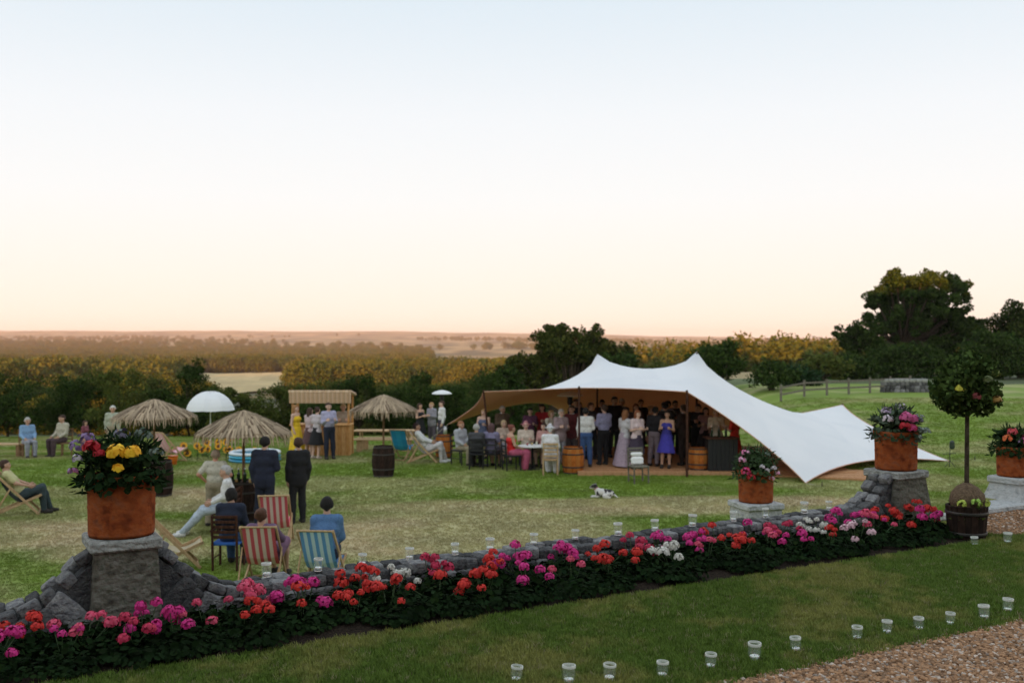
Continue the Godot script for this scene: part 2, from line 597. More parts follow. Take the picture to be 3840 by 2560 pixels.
func body_mesh(key: String, j: Dictionary, r: Dictionary, fem: bool) -> ArrayMesh:
	if cache.has(key):
		return cache[key]
	var all := []
	for g in ["torso", "neck", "uarm", "farm", "thigh", "calf", "foot"]:
		all.append_array(r[g])
	var q := field(all, 0.026, 75.0)
	var v: PackedVector3Array = q[0]
	var idx: PackedInt32Array = q[1]
	var col := PackedColorArray()
	col.resize(v.size())
	col.fill(Color(1, 1, 1))
	# head and hands on finer grids
	var tilt := 0.0 if j.head.z > -0.2 else -0.15
	var ht := Transform3D(Basis(Vector3.RIGHT, tilt).scaled(Vector3(0.93, 0.97, 0.95) if fem else Vector3(1, 1, 1)), j.head)
	var k := v.size()
	for p in head_v[0]:
		v.append(ht * p)
		var c := Color(1, 1, 1)
		for m in [-1.0, 1.0]:
			var de := Vector2(p.x - 0.033 * m, p.y - 0.012).length()
			if p.z > 0.06 and de < 0.014:
				c = Color(0.16, 0.12, 0.1)
			elif p.z > 0.06 and absf(p.x - 0.034 * m) < 0.02 and absf(p.y - 0.036) < 0.008:
				c = Color(0.45, 0.36, 0.3)
		if p.z > 0.07 and absf(p.x) < 0.026 and absf(p.y + 0.058) < 0.011:
			c = Color(0.85, 0.45, 0.45)
		col.append(c)
	for e in head_v[1]:
		idx.append(k + e)
	for s in ["L", "R"]:
		k = v.size()
		var dirn: Vector3 = (j["wr" + s] - j["el" + s]).normalized()
		var y := -dirn
		var m := 1.0 if s == "L" else -1.0
		var z := Vector3(-m, 0, 0.3)
		z = (z - y * z.dot(y)).normalized()
		var x := y.cross(z)
		var hs := 0.92 if fem else 1.05
		var tr := Transform3D(Basis(x * hs * -m, y * hs, z * hs), j["wr" + s] + dirn * 0.01)
		for p in hand_v[0]:
			v.append(tr * p)
			col.append(Color(1, 1, 1))
		for e in hand_v[1]:
			idx.append(k + e)
	cache[key] = amesh(v, smooth_normals(v, idx), idx, col)
	return cache[key]

func hair_mesh(style: String) -> ArrayMesh:
	var b := [[Vector3(0, 0.05, -0.03), Vector3(0, 0.055, 0.005), 0.092, 0.082], [Vector3(-0.05, 0.015, -0.045), Vector3(0.05, 0.015, -0.045), 0.052, 0.052], [Vector3(0, 0.0, -0.05), Vector3(0, -0.045, -0.06), 0.06, 0.035]]
	if style == "long":
		for m in [-1.0, 1.0]:
			b.append([Vector3(0.065 * m, 0.03, -0.02), Vector3(0.075 * m, -0.12, -0.03), 0.036, 0.03])
			b.append([Vector3(0.05 * m, 0.0, -0.06), Vector3(0.055 * m, -0.24, -0.085), 0.05, 0.03])
		b.append([Vector3(0, 0.0, -0.07), Vector3(0.0, -0.27, -0.095), 0.05, 0.03])
	elif style == "bob":
		for m in [-1.0, 1.0]:
			b.append([Vector3(0.068 * m, 0.03, -0.01), Vector3(0.07 * m, -0.075, -0.005), 0.034, 0.028])
		b.append([Vector3(-0.04, -0.02, -0.07), Vector3(0.04, -0.06, -0.07), 0.045, 0.04])
	elif style == "bun":
		b.append([Vector3(0, 0.085, -0.105), Vector3(0, 0.09, -0.11), 0.042, 0.042])
	elif style == "hat":
		b = [[Vector3(0, 0.05, -0.02), Vector3(0, 0.09, -0.02), 0.095, 0.075], [Vector3(0, -0.02, -0.05), Vector3(0, -0.05, -0.055), 0.062, 0.045]]
		for a in 10:
			var o := Vector3(cos(a * TAU / 10), 0, sin(a * TAU / 10))
			b.append([Vector3(0, 0.06, -0.015) + o * 0.07, Vector3(0, 0.045, -0.015) + o * 0.17, 0.014, 0.01])
	return fmesh("hair" + style, b, 0.0125, 90.0)

# skirt that hangs from the waist, with folds
func skirt_mesh(hem: float, flare: float, key: String) -> ArrayMesh:
	if cache.has(key):
		return cache[key]
	var v := PackedVector3Array()
	var idx := PackedInt32Array()
	var S := 28
	var rows := [[1.12, 0.135, 0.105], [1.02, 0.16, 0.125], [0.92, 0.185, 0.15]]
	for q in 5:
		var t := (q + 1) / 5.0
		rows.append([lerpf(0.92, hem, t), 0.185 + flare * t, 0.15 + flare * t])
	rows.append([hem + 0.01, 0.165 + flare, 0.13 + flare])
	rows.append([0.90, 0.15, 0.12])
	for k in rows.size():
		var w: float = clampf((0.95 - rows[k][0]) / 0.6, 0, 1)
		for s in S:
			var a := TAU * s / S
			var g := 1.0 + 0.07 * w * sin(a * 7.0) + 0.03 * w * sin(a * 3.0 + 1.0)
			v.append(Vector3(cos(a) * rows[k][1] * g, rows[k][0], sin(a) * rows[k][2] * g))
	for k in rows.size() - 1:
		for s in S:
			var a := k * S + s
			var b := k * S + (s + 1) % S
			for e in [a, a + S, b + S, a, b + S, b]:
				idx.append(e)
	cache[key] = amesh(v, smooth_normals(v, idx), idx)
	return cache[key]

var weave_tex: ImageTexture
func cloth(c: Color) -> StandardMaterial3D:
	var k := "cloth%s" % c
	if not M.has(k):
		var m := mat(c, 0.9)
		m.normal_enabled = true
		m.normal_texture = bump_tex
		m.normal_scale = 0.9
		m.uv1_triplanar = true
		m.uv1_scale = Vector3(3, 3, 3)
		m.albedo_texture = weave_tex
		M[k] = m
	return M[k]

# o: skin, hair [style, colour], top [kind, colour], low [kind, colour], shoe colour
func person(label: String, pos: Vector3, yaw: float, h: float, pose: String, arms: String, o: Dictionary) -> Node3D:
	var fem: bool = o.get("fem", false)
	var t := thing("person", label, "person", pos, yaw)
	if pose == "stand":
		# people rarely stand plumb
		t.rotation.z = 0.035 * sin(pos.x * 37.0 + pos.z * 11.0)
		t.rotation.x = 0.03 * sin(pos.x * 23.0 - pos.z * 17.0)
	t.scale = Vector3(1.0 + 0.05 * sin(pos.x * 51.0), 1.0, 1.0 + 0.05 * sin(pos.z * 43.0)) * (h / 1.75)
	var key := "%s_%s_%s" % [pose, arms, fem]
	if not cache.has("j" + key):
		var jj := limb_pose(pose, arms)
		cache["j" + key] = [jj, body_bones(jj, fem)]
	var j: Dictionary = cache["j" + key][0]
	var r: Dictionary = cache["j" + key][1]
	var sk: Color = o.get("skin", Color(0.50, 0.29, 0.20))
	var mk := "skin%s" % sk
	if not M.has(mk):
		var m := mat(sk, 0.6)
		m.vertex_color_use_as_albedo = true
		M[mk] = m
	part("body", body_mesh("body" + key, j, r, fem), M[mk], t)
	var top: Array = o.top
	var kind: String = top[0]
	var tm := cloth(top[1])
	var bones := fat(r.torso, 0.017 if kind != "jacket" else 0.022)
	if kind != "jacket" and o.low[0] == "trousers":
		bones[0] = r.torso[0]
		bones[3] = r.torso[3]
	if kind == "shirt":
		bones.append_array(fat(r.uarm, 0.018)); bones.append_array(fat(r.farm, 0.017))
		part("shirt", fmesh("shirt" + key, bones), tm, t)
	elif kind == "tshirt":
		bones.append_array(fat(half(r.uarm, 0.75), 0.02))
		part("shirt", fmesh("tshirt" + key, bones), tm, t)
	elif kind == "jacket":
		bones.append_array(fat(r.uarm, 0.024)); bones.append_array(fat(r.farm, 0.025))
		if pose == "stand" or pose == "walk":
			bones.append([Vector3(0.07, 0.84, 0), Vector3(-0.07, 0.84, 0), 0.125, 0.125])
		part("jacket", fmesh("jacket" + key, bones), tm, t)
		var col := fmesh("collar" + key, [[j.neck + Vector3(-0.03, 0.02, 0.01), j.neck + Vector3(0.03, 0.02, 0.01), 0.055, 0.055]], 0.02, 60.0)
		part("shirt_collar", col, cloth(o.get("collar", Color(0.6, 0.6, 0.62))), t)
	else: # sleeveless bodice
		part("bodice", fmesh("bodice" + key, fat(r.torso.slice(0, 5), 0.016) + (fat(r.torso.slice(7), 0.016) if fem else [])), tm, t)
	var low: Array = o.low
	var lm := cloth(low[1])
	var seated := pose != "stand" and pose != "walk"
	if low[0] == "trousers" or low[0] == "shorts":
		var lb := fat(r.torso.slice(0, 1), 0.016) + fat(r.thigh, 0.018) + [[j.hip, j.hip.lerp(j.waist, 0.5), 0.11, 0.108]]
		if low[0] == "trousers":
			for q in r.calf:
				lb.append([q[0], q[1], q[2] + 0.022, maxf(q[3] + 0.024, 0.062)])
		part(low[0], fmesh(low[0] + key, lb), lm, t)
	elif seated:
		var lb := fat(r.torso.slice(0, 1), 0.014) + fat(r.thigh, 0.03)
		lb.append([j.hip, (j.kneeL + j.kneeR) / 2, 0.10, 0.085])
		if low[0] == "maxi":
			lb.append_array(fat(r.calf, 0.06))
		part("skirt", fmesh(low[0] + "sit" + key, lb), lm, t)
	elif low[0] == "maxi":
		part("skirt", skirt_mesh(0.04, 0.15, "maxi"), lm, t)
	else:
		part("skirt", skirt_mesh(0.48, 0.10, "skirt"), lm, t)
	var sm := cloth(o.get("shoe", Color(0.03, 0.025, 0.02)))
	for q in 2:
		part("shoe", fmesh("shoe%d" % q + key, fat(r.foot.slice(q * 2, q * 2 + 2), 0.012), 0.018, 60.0), sm, t)
	var hr: Array = o.get("hair", ["short", Color(0.05, 0.03, 0.02)])
	if hr[0] != "none":
		var tilt := 0.0 if j.head.z > -0.2 else -0.15
		part("hat" if hr[0] == "hat" else "hair", hair_mesh(hr[0]), cloth(hr[1]), t, Transform3D(Basis(Vector3.RIGHT, tilt).scaled(Vector3(0.93, 0.97, 0.95) if fem else Vector3.ONE), j.head))
	return t

func half(b: Array, f: float) -> Array:
	var o := []
	for q in b:
		o.append([q[0], (q[0] as Vector3).lerp(q[1], f), q[2], lerpf(q[2], q[3], f)])
	return o

# ---------------------------------------------------------------- furniture and party things
# deckchair facing +z: two crossed frames, a prop and a striped sling
func sling_mesh(cols: Array, w: float, bars: int, key: String) -> ArrayMesh:
	if cache.has(key):
		return cache[key]
	var s := Shape.new()
	var path := [Vector2(-0.46, 0.965), Vector2(-0.435, 0.93), Vector2(-0.36, 0.80), Vector2(-0.26, 0.62), Vector2(-0.15, 0.45), Vector2(-0.03, 0.335), Vector2(0.10, 0.295), Vector2(0.24, 0.31), Vector2(0.36, 0.365), Vector2(0.44, 0.43), Vector2(0.455, 0.40)]
	for b in bars:
		s.tint = cols[b % cols.size()]
		var x0 := lerpf(-w, w, b / float(bars))
		var x1 := lerpf(-w, w, (b + 1) / float(bars))
		for k in path.size() - 1:
			var p: Vector2 = path[k]
			var q: Vector2 = path[k + 1]
			var sag := 0.025
			var f0 := sag * (1 - pow(x0 / w, 2)) * sin(PI * k / (path.size() - 1.0))
			var f1 := sag * (1 - pow(x1 / w, 2)) * sin(PI * k / (path.size() - 1.0))
			var g0 := sag * (1 - pow(x0 / w, 2)) * sin(PI * (k + 1) / (path.size() - 1.0))
			var g1 := sag * (1 - pow(x1 / w, 2)) * sin(PI * (k + 1) / (path.size() - 1.0))
			s.quad(Vector3(x0, p.y - f0, p.x), Vector3(x1, p.y - f1, p.x), Vector3(x1, q.y - g1, q.x), Vector3(x0, q.y - g0, q.x))
	cache[key] = s.mesh()
	return cache[key]

func deckchair(label: String, pos: Vector3, yaw: float, cols: Array, key: String, frame: Material, bars := 9) -> Node3D:
	var t := thing("deck_chair", label, "deck chair", pos, yaw)
	t.scale = Vector3(0.9, 1.0, 1.0)
	part("sling", sling_mesh(cols, 0.27, bars, key), M.canvas, t)
	for m in [-1.0, 1.0]:
		part("back_rail", seg(Vector3(0.30 * m, 0.02, 0.42), Vector3(0.30 * m, 0.97, -0.46), 0.03, 0.05), frame, t)
		part("seat_rail", seg(Vector3(0.265 * m, 0.02, -0.52), Vector3(0.265 * m, 0.44, 0.47), 0.03, 0.05), frame, t)
		part("prop", seg(Vector3(0.335 * m, 0.60, -0.14), Vector3(0.335 * m, 0.06, -0.46), 0.022, 0.035), frame, t)
	part("crossbar", rod(Vector3(-0.315, 0.965, -0.455), Vector3(0.315, 0.965, -0.455), 0.016, 0.016), frame, t)
	part("crossbar", rod(Vector3(-0.28, 0.425, 0.455), Vector3(0.28, 0.425, 0.455), 0.016, 0.016), frame, t)
	part("crossbar", rod(Vector3(-0.315, 0.035, 0.405), Vector3(0.315, 0.035, 0.405), 0.014, 0.014), frame, t)
	part("crossbar", rod(Vector3(-0.28, 0.035, -0.50), Vector3(0.28, 0.035, -0.50), 0.014, 0.014), frame, t)
	return t

# simple chair facing +z: seat 0.45
func chair(called: String, label: String, pos: Vector3, yaw: float, m: Material, seatm: Material, slats := 4, arms := false) -> Node3D:
	var t := thing(called, label, "chair", pos, yaw)
	part("seat", boxm(Vector3(0.22, 0.025, 0.22), 0.012), seatm, t, at(0, 0.44, 0))
	for x in [-0.2, 0.2]:
		part("leg", seg(Vector3(x, 0, 0.2), Vector3(x, 0.42 if not arms else 0.64, 0.19), 0.035, 0.035), m, t)
		part("leg", seg(Vector3(x, 0, -0.22), Vector3(x, 0.92, -0.27), 0.035, 0.035), m, t)
		part("stretcher", seg(Vector3(x, 0.2, 0.19), Vector3(x, 0.2, -0.22), 0.02, 0.02), m, t)
		if arms:
			part("armrest", seg(Vector3(x * 1.1, 0.66, 0.22), Vector3(x * 1.1, 0.66, -0.25), 0.05, 0.025), m, t)
	for k in slats:
		var y := 0.56 + 0.33 * k / maxf(slats - 1, 1)
		part("slat", seg(Vector3(-0.19, y, -0.245), Vector3(0.19, y, -0.245), 0.018, 0.05), m, t)
	return t

func barrel(label: String, pos: Vector3, r: float, h: float, wood: Array, hoop: Material, turn := 0.0) -> Node3D:
	var t := thing("barrel", label, "barrel", pos, turn)
	var n := 16
	var bulge := func(y: float) -> float: return r * (0.84 + 0.16 * (1.0 - pow(2.0 * y - 1.0, 2)))
	var s := Shape.new()
	var da := PI / n * 0.965
	for k in 8:
		var y0 := k / 8.0
		var y1 := (k + 1) / 8.0
		var p := []
		for q in [[y0, -da, 1.0], [y0, da, 1.0], [y1, da, 1.0], [y1, -da, 1.0], [y0, -da, 0.93], [y0, da, 0.93], [y1, da, 0.93], [y1, -da, 0.93]]:
			var rr: float = bulge.call(q[0]) * q[2]
			p.append(Vector3(sin(q[1]) * rr, q[0] * h, cos(q[1]) * rr))
		s.quad(p[0], p[3], p[2], p[1])
		s.quad(p[0], p[4], p[7], p[3])
		s.quad(p[1], p[2], p[6], p[5])
		if k == 0: s.quad(p[0], p[1], p[5], p[4])
		if k == 7: s.quad(p[3], p[7], p[6], p[2])
	var stave := s.mesh()
	for k in n:
		part("stave", stave, wood[(k * 7) % wood.size()], t, Transform3D(Basis(Vector3.UP, TAU * k / n), Vector3.ZERO))
	for y in [0.04, 0.26, 0.74, 0.96]:
		var rr: float = bulge.call(y)
		part("hoop", lathem([Vector2(rr * 0.985, y * h - 0.02), Vector2(rr * 1.012, y * h - 0.02), Vector2(rr * 1.012, y * h + 0.02), Vector2(rr * 0.985, y * h + 0.02)], 32), hoop, t)
	part("lid", lathem([Vector2(0.001, h - 0.03), Vector2(r * 0.80, h - 0.03), Vector2(r * 0.80, h - 0.06), Vector2(0.001, h - 0.06)], 24), wood[0], t)
	return t

func thatch_parasol(label: String, pos: Vector3, r: float, h: float, seed_: int) -> Node3D:
	var t := thing("thatched_parasol", label, "parasol", pos, 0.0, "thatched parasols")
	rng.seed = seed_
	part("pole", rod(Vector3(0, 0, 0), Vector3(0, h - 0.12, 0), 0.035, 0.03, 10), M.pole_wood, t)
	for k in 8:
		var a := TAU * k / 8
		part("rib", rod(Vector3(0, h - 0.16, 0), Vector3(cos(a) * r * 0.93, h - 0.60, sin(a) * r * 0.93), 0.014, 0.010, 6), M.pole_wood, t)
	var s := Shape.new()
	# straw laid in rings from the rim to the crown
	for ring in 9:
		var f := 1.0 - ring / 9.0
		for q in int(60 + 130 * f):
			var a := rng.randf() * TAU
			var r1 := r * clampf(f + rng.randf_range(-0.05, 0.05), 0.02, 1.0)
			var y1 := h - 0.46 * pow(f, 1.15) - rng.randf_range(0.0, 0.03)
			var r0 := maxf(0.01, r1 - r * 0.26)
			var y0 := h - 0.46 * pow(maxf(f - 0.26, 0.0), 1.15) + 0.012
			var dirn := Vector3(cos(a), 0, sin(a))
			var side := Vector3(-sin(a), 0, cos(a))
			var p0 := dirn * r0 + Vector3(0, y0, 0)
			var p1 := dirn * r1 + Vector3(0, y1, 0) + side * rng.randf_range(-0.04, 0.04)
			var hang := rng.randf_range(0.06, 0.26) if ring < 2 else rng.randf_range(0.02, 0.10)
			var p2 := p1 + dirn * rng.randf_range(0.0, 0.06) - Vector3(0, hang, 0) + side * rng.randf_range(-0.05, 0.05)
			var w := rng.randf_range(0.008, 0.022)
			var g := rng.randf_range(0.65, 1.15)
			s.tint = Color(0.44 * g, 0.33 * g, 0.215 * g)
			if rng.randf() < 0.12:
				s.tint = Color(0.16, 0.105, 0.06)
			s.quad(p0 - side * w, p0 + side * w, p1 + side * w, p1 - side * w)
			s.quad(p1 - side * w, p1 + side * w, p2 + side * w * 0.3, p2 - side * w * 0.3)
	# woven underlay
	s.tint = Color(0.28, 0.20, 0.12)
	var pr := []
	for k in 9:
		pr.append(Vector2(r * k / 8.0 * 0.96 + 0.005, h - 0.02 - 0.47 * pow(k / 8.0, 1.15)))
	s.lathe(pr, 28)
	part("thatch", s.mesh(), M.straw, t)
	return t

func heater(label: String, pos: Vector3) -> void:
	var t := thing("patio_heater", label, "patio heater", pos, 0.0, "mushroom patio heaters")
	part("base", lathem([Vector2(0.001, 0.0), Vector2(0.23, 0.0), Vector2(0.22, 0.5), Vector2(0.19, 0.62), Vector2(0.03, 0.66)], 20), M.steel, t)
	part("pole", rod(Vector3(0, 0.6, 0), Vector3(0, 1.8, 0), 0.03, 0.03, 10), M.steel, t)
	part("burner", lathem([Vector2(0.05, 1.72), Vector2(0.09, 1.78), Vector2(0.09, 1.98), Vector2(0.11, 2.0), Vector2(0.02, 2.03)], 16), M.dark_metal, t)
	part("reflector", lathem([Vector2(0.42, 2.0), Vector2(0.425, 2.02), Vector2(0.3, 2.10), Vector2(0.12, 2.15), Vector2(0.001, 2.16)], 28), M.white_metal, t)

func round_table(label: String, pos: Vector3, r: float, clothm: Material, h := 0.74) -> void:
	var t := thing("round_table", label, "table", pos)
	part("table_top", lathem([Vector2(0.001, h), Vector2(r, h), Vector2(r + 0.005, h - 0.015), Vector2(r, h - 0.03), Vector2(0.001, h - 0.03)], 28), clothm, t)
	part("pedestal", rod(Vector3(0, 0.02, 0), Vector3(0, h - 0.03, 0), 0.035, 0.03, 10), M.dark_metal, t)
	part("foot", lathem([Vector2(0.001, 0.04), Vector2(0.24, 0.02), Vector2(0.25, 0.0)], 20), M.dark_metal, t)

func glass_on(label: String, pos: Vector3, tint: Color) -> void:
	var t := thing("drinking_glass", label, "glass", pos)
	part("bowl", lathem([Vector2(0.03, 0.0), Vector2(0.036, 0.12), Vector2(0.033, 0.12), Vector2(0.027, 0.01)], 14), M.glass, t)
	part("drink", lathem([Vector2(0.001, 0.012), Vector2(0.026, 0.012), Vector2(0.03, 0.08), Vector2(0.001, 0.081)], 14), mat(tint, 0.2), t)

func bottle_on(label: String, pos: Vector3, m: Material) -> void:
	var t := thing("bottle", label, "bottle", pos)
	part("glass_body", lathem([Vector2(0.001, 0.0), Vector2(0.037, 0.0), Vector2(0.038, 0.17), Vector2(0.030, 0.2), Vector2(0.014, 0.23), Vector2(0.013, 0.3)], 14), m, t)
	part("cap", lathem([Vector2(0.0145, 0.285), Vector2(0.0145, 0.31), Vector2(0.001, 0.311)], 10), M.white_metal, t)

# glass jar with a lace band and a tea light
func jar_proto() -> Array:
	var g := lathem([Vector2(0.001, 0.004), Vector2(0.036, 0.004), Vector2(0.041, 0.012), Vector2(0.042, 0.085), Vector2(0.037, 0.10), Vector2(0.038, 0.118), Vector2(0.035, 0.118), Vector2(0.034, 0.10), Vector2(0.038, 0.083), Vector2(0.037, 0.014), Vector2(0.001, 0.009)], 20)
	var s := Shape.new()
	for k in 2:
		for a in 22:
			var b := TAU * a / 22.0 + k * 0.14
			var y := 0.107 + k * 0.0075
			s.tint = Color(0.82, 0.83, 0.78)
			var o := Vector3(cos(b), 0, sin(b))
			var e := Vector3(-sin(b), 0, cos(b))
			var c := o * 0.0425 + Vector3(0, y, 0)
			s.quad(c - e * 0.0055, c + Vector3(0, 0.0055, 0) + o * 0.002, c + e * 0.0055, c - Vector3(0, 0.0055, 0) + o * 0.001)
	s.tint = Color(0.82, 0.83, 0.78)
	s.lathe([Vector2(0.0405, 0.104), Vector2(0.0415, 0.104), Vector2(0.0415, 0.121), Vector2(0.0385, 0.121)], 20)
	var c := lathem([Vector2(0.001, 0.011), Vector2(0.031, 0.011), Vector2(0.031, 0.036), Vector2(0.027, 0.038), Vector2(0.001, 0.035)], 16)
	var w := rod(Vector3(0, 0.034, 0), Vector3(0.001, 0.046, 0.001), 0.0012, 0.0010, 5)
	return [g, s.mesh(), c, w]

func jar(label: String, pos: Vector3, group: String) -> void:
	var pr: Array = cache.jar
	var t := thing("candle_jar", label, "candle jar", pos, rng.randf() * TAU, group)
	t.scale = Vector3.ONE * rng.randf_range(0.68, 0.86)
	t.rotation.x = rng.randf_range(-0.06, 0.06)
	t.rotation.z = rng.randf_range(-0.06, 0.06)
	part("glass", pr[0], M.glass, t)
	part("lace_band", pr[1], M.lace, t)
	var c := part("tea_light", pr[2], M.wax, t)
	part("wick", pr[3], M.dark_metal, c)

# ---------------------------------------------------------------- plants
func leafball(s: Shape, c: Vector3, rad: Vector3, n: int, size: float, ca: Color, cb: Color, inner := 0.5, up := 0.2) -> void:
	for q in n:
		var d := rdir()
		var f := lerpf(inner, 1.0, sqrt(rng.randf()))
		var p := c + Vector3(d.x * rad.x, d.y * rad.y, d.z * rad.z) * f
		var al := (rdir() + d * 0.7 + Vector3.UP * up).normalized()
		var sd := al.cross(rdir())
		if sd.length() < 0.1:
			continue
		var sz := size * rng.randf_range(0.7, 1.3)
		s.leaf(p - al * sz * 0.5, al, sd.normalized(), sz, sz * rng.randf_range(0.5, 0.75), ca.lerp(cb, rng.randf()))

# tree: tapered trunk, limbs to each clump, leafy clumps with gaps. clumps: [centre, radius]
func tree(called: String, label: String, pos: Vector3, clumps: Array, trunk_r: float, fork: float, per: int, leaf: float, ca: Color, cb: Color, seed_: int, group := "") -> Node3D:
	rng.seed = seed_
	var t := thing(called, label, "tree" if called.contains("tree") else "shrub", pos, 0.0, group)
	var tk := Shape.new()
	var top := Vector3(rng.randf_range(-0.1, 0.1), fork, rng.randf_range(-0.1, 0.1))
	tk.tube([Vector3(0, -0.3, 0), Vector3(0, fork * 0.3, 0), top], [trunk_r * 1.35, trunk_r, trunk_r * 0.8], 9)
	part("trunk", tk.mesh(), M.bark, t)
	var lb := Shape.new()
	var cr := Shape.new()
	for c in clumps:
		var p: Vector3 = c[0]
		var r: float = c[1]
		var mid := top.lerp(p, 0.5) + Vector3(0, -0.08 * p.distance_to(top), 0)
		lb.tube([top - Vector3(0, fork * 0.1, 0), mid, p], [trunk_r * 0.45, trunk_r * 0.28, trunk_r * 0.08], 6)
		var sub := 6
		for q in sub:
			var d := rdir()
			d.y = d.y * 0.75 + 0.1
			var cc := p + d * r * rng.randf_range(0.45, 0.8)
			var rr := r * rng.randf_range(0.38, 0.6)
			leafball(cr, cc, Vector3(rr, rr * 0.8, rr), per / sub, leaf, ca, cb, 0.35)
	part("limbs", lb.mesh(), M.bark, t)
	part("crown", cr.mesh(), M.leaf, t)
	return t

# clumps that fill a rounded crown
func crown_clumps(w: float, y0: float, y1: float, n: int, r: float, seed_: int, gap := 0.0) -> Array:
	rng.seed = seed_
	var o := []
	for k in n * 3:
		if o.size() >= n:
			break
		var d := rdir()
		var f := lerpf(0.35, 1.0, rng.randf())
		var p := Vector3(d.x * (w / 2 - r * 0.75) * f, lerpf(y0 + r, y1 - r * 0.8, (d.y * f + 1) / 2), d.z * (w / 2 - r * 0.75) * f)
		# narrower towards the top
		var hgt := (p.y - y0) / (y1 - y0)
		p.x *= sqrt(clampf(1.25 - hgt * hgt, 0.1, 1))
		p.z *= sqrt(clampf(1.25 - hgt * hgt, 0.1, 1))
		var ok := true
		for e in o:
			if (e[0] as Vector3).distance_to(p) < r * (0.55 + gap):
				ok = false
		if ok:
			o.append([p, r * rng.randf_range(0.75, 1.15)])
	return o

func round_leaf(s: Shape, p: Vector3, nrm: Vector3, r: float, col: Color) -> void:
	var a := nrm.cross(Vector3(0.31, 0.2, 0.9)).normalized()
	var b := nrm.cross(a)
	var k := s.v.size()
	s.v.append(p - nrm * r * 0.25)
	s.n.append(nrm)
	s.c.append(col)
	for q in 7:
		var t := TAU * q / 7
		s.v.append(p + (a * cos(t) + b * sin(t)) * r * (1.0 if q % 2 else 0.9))
		s.n.append((nrm + (a * cos(t) + b * sin(t)) * -0.2).normalized())
		s.c.append(col)
	for q in 7:
		for e in [k, k + 1 + (q + 1) % 7, k + 1 + q]:
			s.i.append(e)

# ball of small petals
func blossom(s: Shape, c: Vector3, r: float, n: int, pet: float, ca: Color, cb: Color) -> void:
	for q in n:
		var d := rdir()
		d.y = absf(d.y) * 0.9 - 0.15
		var p := c + d.normalized() * r * rng.randf_range(0.75, 1.0)
		var a := d.cross(rdir()).normalized()
		var b := d.cross(a).normalized()
		var col := ca.lerp(cb, rng.randf())
		var k := s.v.size()
		for e in 5:
			var t := TAU * e / 5
			s.v.append(p + (a * cos(t) + b * sin(t)) * pet + d * pet * 0.3 * (e % 2))
			s.n.append(d.normalized())
			s.c.append(col)
		for e in [[0, 2, 1], [0, 3, 2], [0, 4, 3]]:
			for g in e:
				s.i.append(k + g)

func geranium_protos() -> void:
	rng.seed = 71
	cache.ger_leaf = []
	for k in 4:
		var s := Shape.new()
		for q in 95:
			var a := rng.randf() * TAU
			var f := sqrt(rng.randf())
			var y := 0.02 + 0.12 * (1.0 - f * f * 0.8) * rng.randf_range(0.3, 1.0)
			var p := Vector3(cos(a) * f * 0.18, y, sin(a) * f * 0.18)
			var nn := (Vector3(cos(a) * f, 0.8, sin(a) * f) + rdir() * 0.5).normalized()
			var g := rng.randf_range(0.6, 1.3)
			round_leaf(s, p, nn, rng.randf_range(0.012, 0.028), Color(0.016 * g, 0.032 * g, 0.011 * g))
		cache.ger_leaf.append(s.mesh())
	cache.ger_head = {}
	var cols := {"red": [Color(0.72, 0.035, 0.02), Color(0.5, 0.015, 0.012)], "magenta": [Color(0.72, 0.03, 0.26), Color(0.52, 0.015, 0.17)], "pink": [Color(0.70, 0.05, 0.13), Color(0.72, 0.12, 0.2)], "crimson": [Color(0.6, 0.03, 0.09), Color(0.42, 0.015, 0.06)], "white": [Color(0.72, 0.70, 0.64), Color(0.6, 0.58, 0.5)], "pale pink": [Color(0.7, 0.42, 0.48), Color(0.72, 0.52, 0.55)]}
	for c in cols:
		var l := []
		for k in 3:
			var s := Shape.new()
			blossom(s, Vector3.ZERO, 0.038, 62, 0.0105, cols[c][0], cols[c][1])
			l.append(s.mesh())
		cache.ger_head[c] = l

func geranium(label: String, pos: Vector3, colour: String, heads: int, sc: float) -> void:
	var t := thing("geranium", label, "flower", pos, rng.randf() * TAU, "geraniums in the bed along the wall")
	t.scale = Vector3.ONE * sc
	part("foliage", cache.ger_leaf[rng.randi() % 4], M.leaf, t)
	for h in heads:
		var a := rng.randf() * TAU
		var f := rng.randf_range(0.02, 0.19)
		var p := Vector3(cos(a) * f, 0.09 + 0.12 * (1.0 - f / 0.19) + rng.randf_range(-0.02, 0.05), sin(a) * f)
		part("stalk", rod(Vector3(p.x * 0.4, 0.05, p.z * 0.4), p, 0.003, 0.0025, 5), M.stem, t)
		var b := part("flower_head", cache.ger_head[colour][rng.randi() % 3], M.petal, t, Transform3D(Basis(Vector3.UP, rng.randf() * TAU).scaled(Vector3.ONE * rng.randf_range(0.65, 1.25)), p))

func pot(label: String, pos: Vector3, r: float, h: float) -> Node3D:
	var t := thing("terracotta_pot", label, "flower pot", pos)
	part("wall", lathem([Vector2(0.001, 0.0), Vector2(r * 0.93, 0.0), Vector2(r * 0.96, 0.02), Vector2(r * 0.97, h * 0.45), Vector2(r * 0.985, h * 0.48), Vector2(r * 0.97, h * 0.51), Vector2(r, h * 0.9)], 40, 0.004), M.terracotta, t)
	part("rim", lathem([Vector2(r * 0.995, h * 0.88), Vector2(r * 1.06, h * 0.9), Vector2(r * 1.07, h * 0.985), Vector2(r * 1.04, h), Vector2(r * 0.93, h), Vector2(r * 0.92, h * 0.9)], 40, 0.004), M.terracotta, t)
	part("soil", lathem([Vector2(0.001, h * 0.97), Vector2(r * 0.93, h * 0.955)], 24), M.soil, t)
	return t

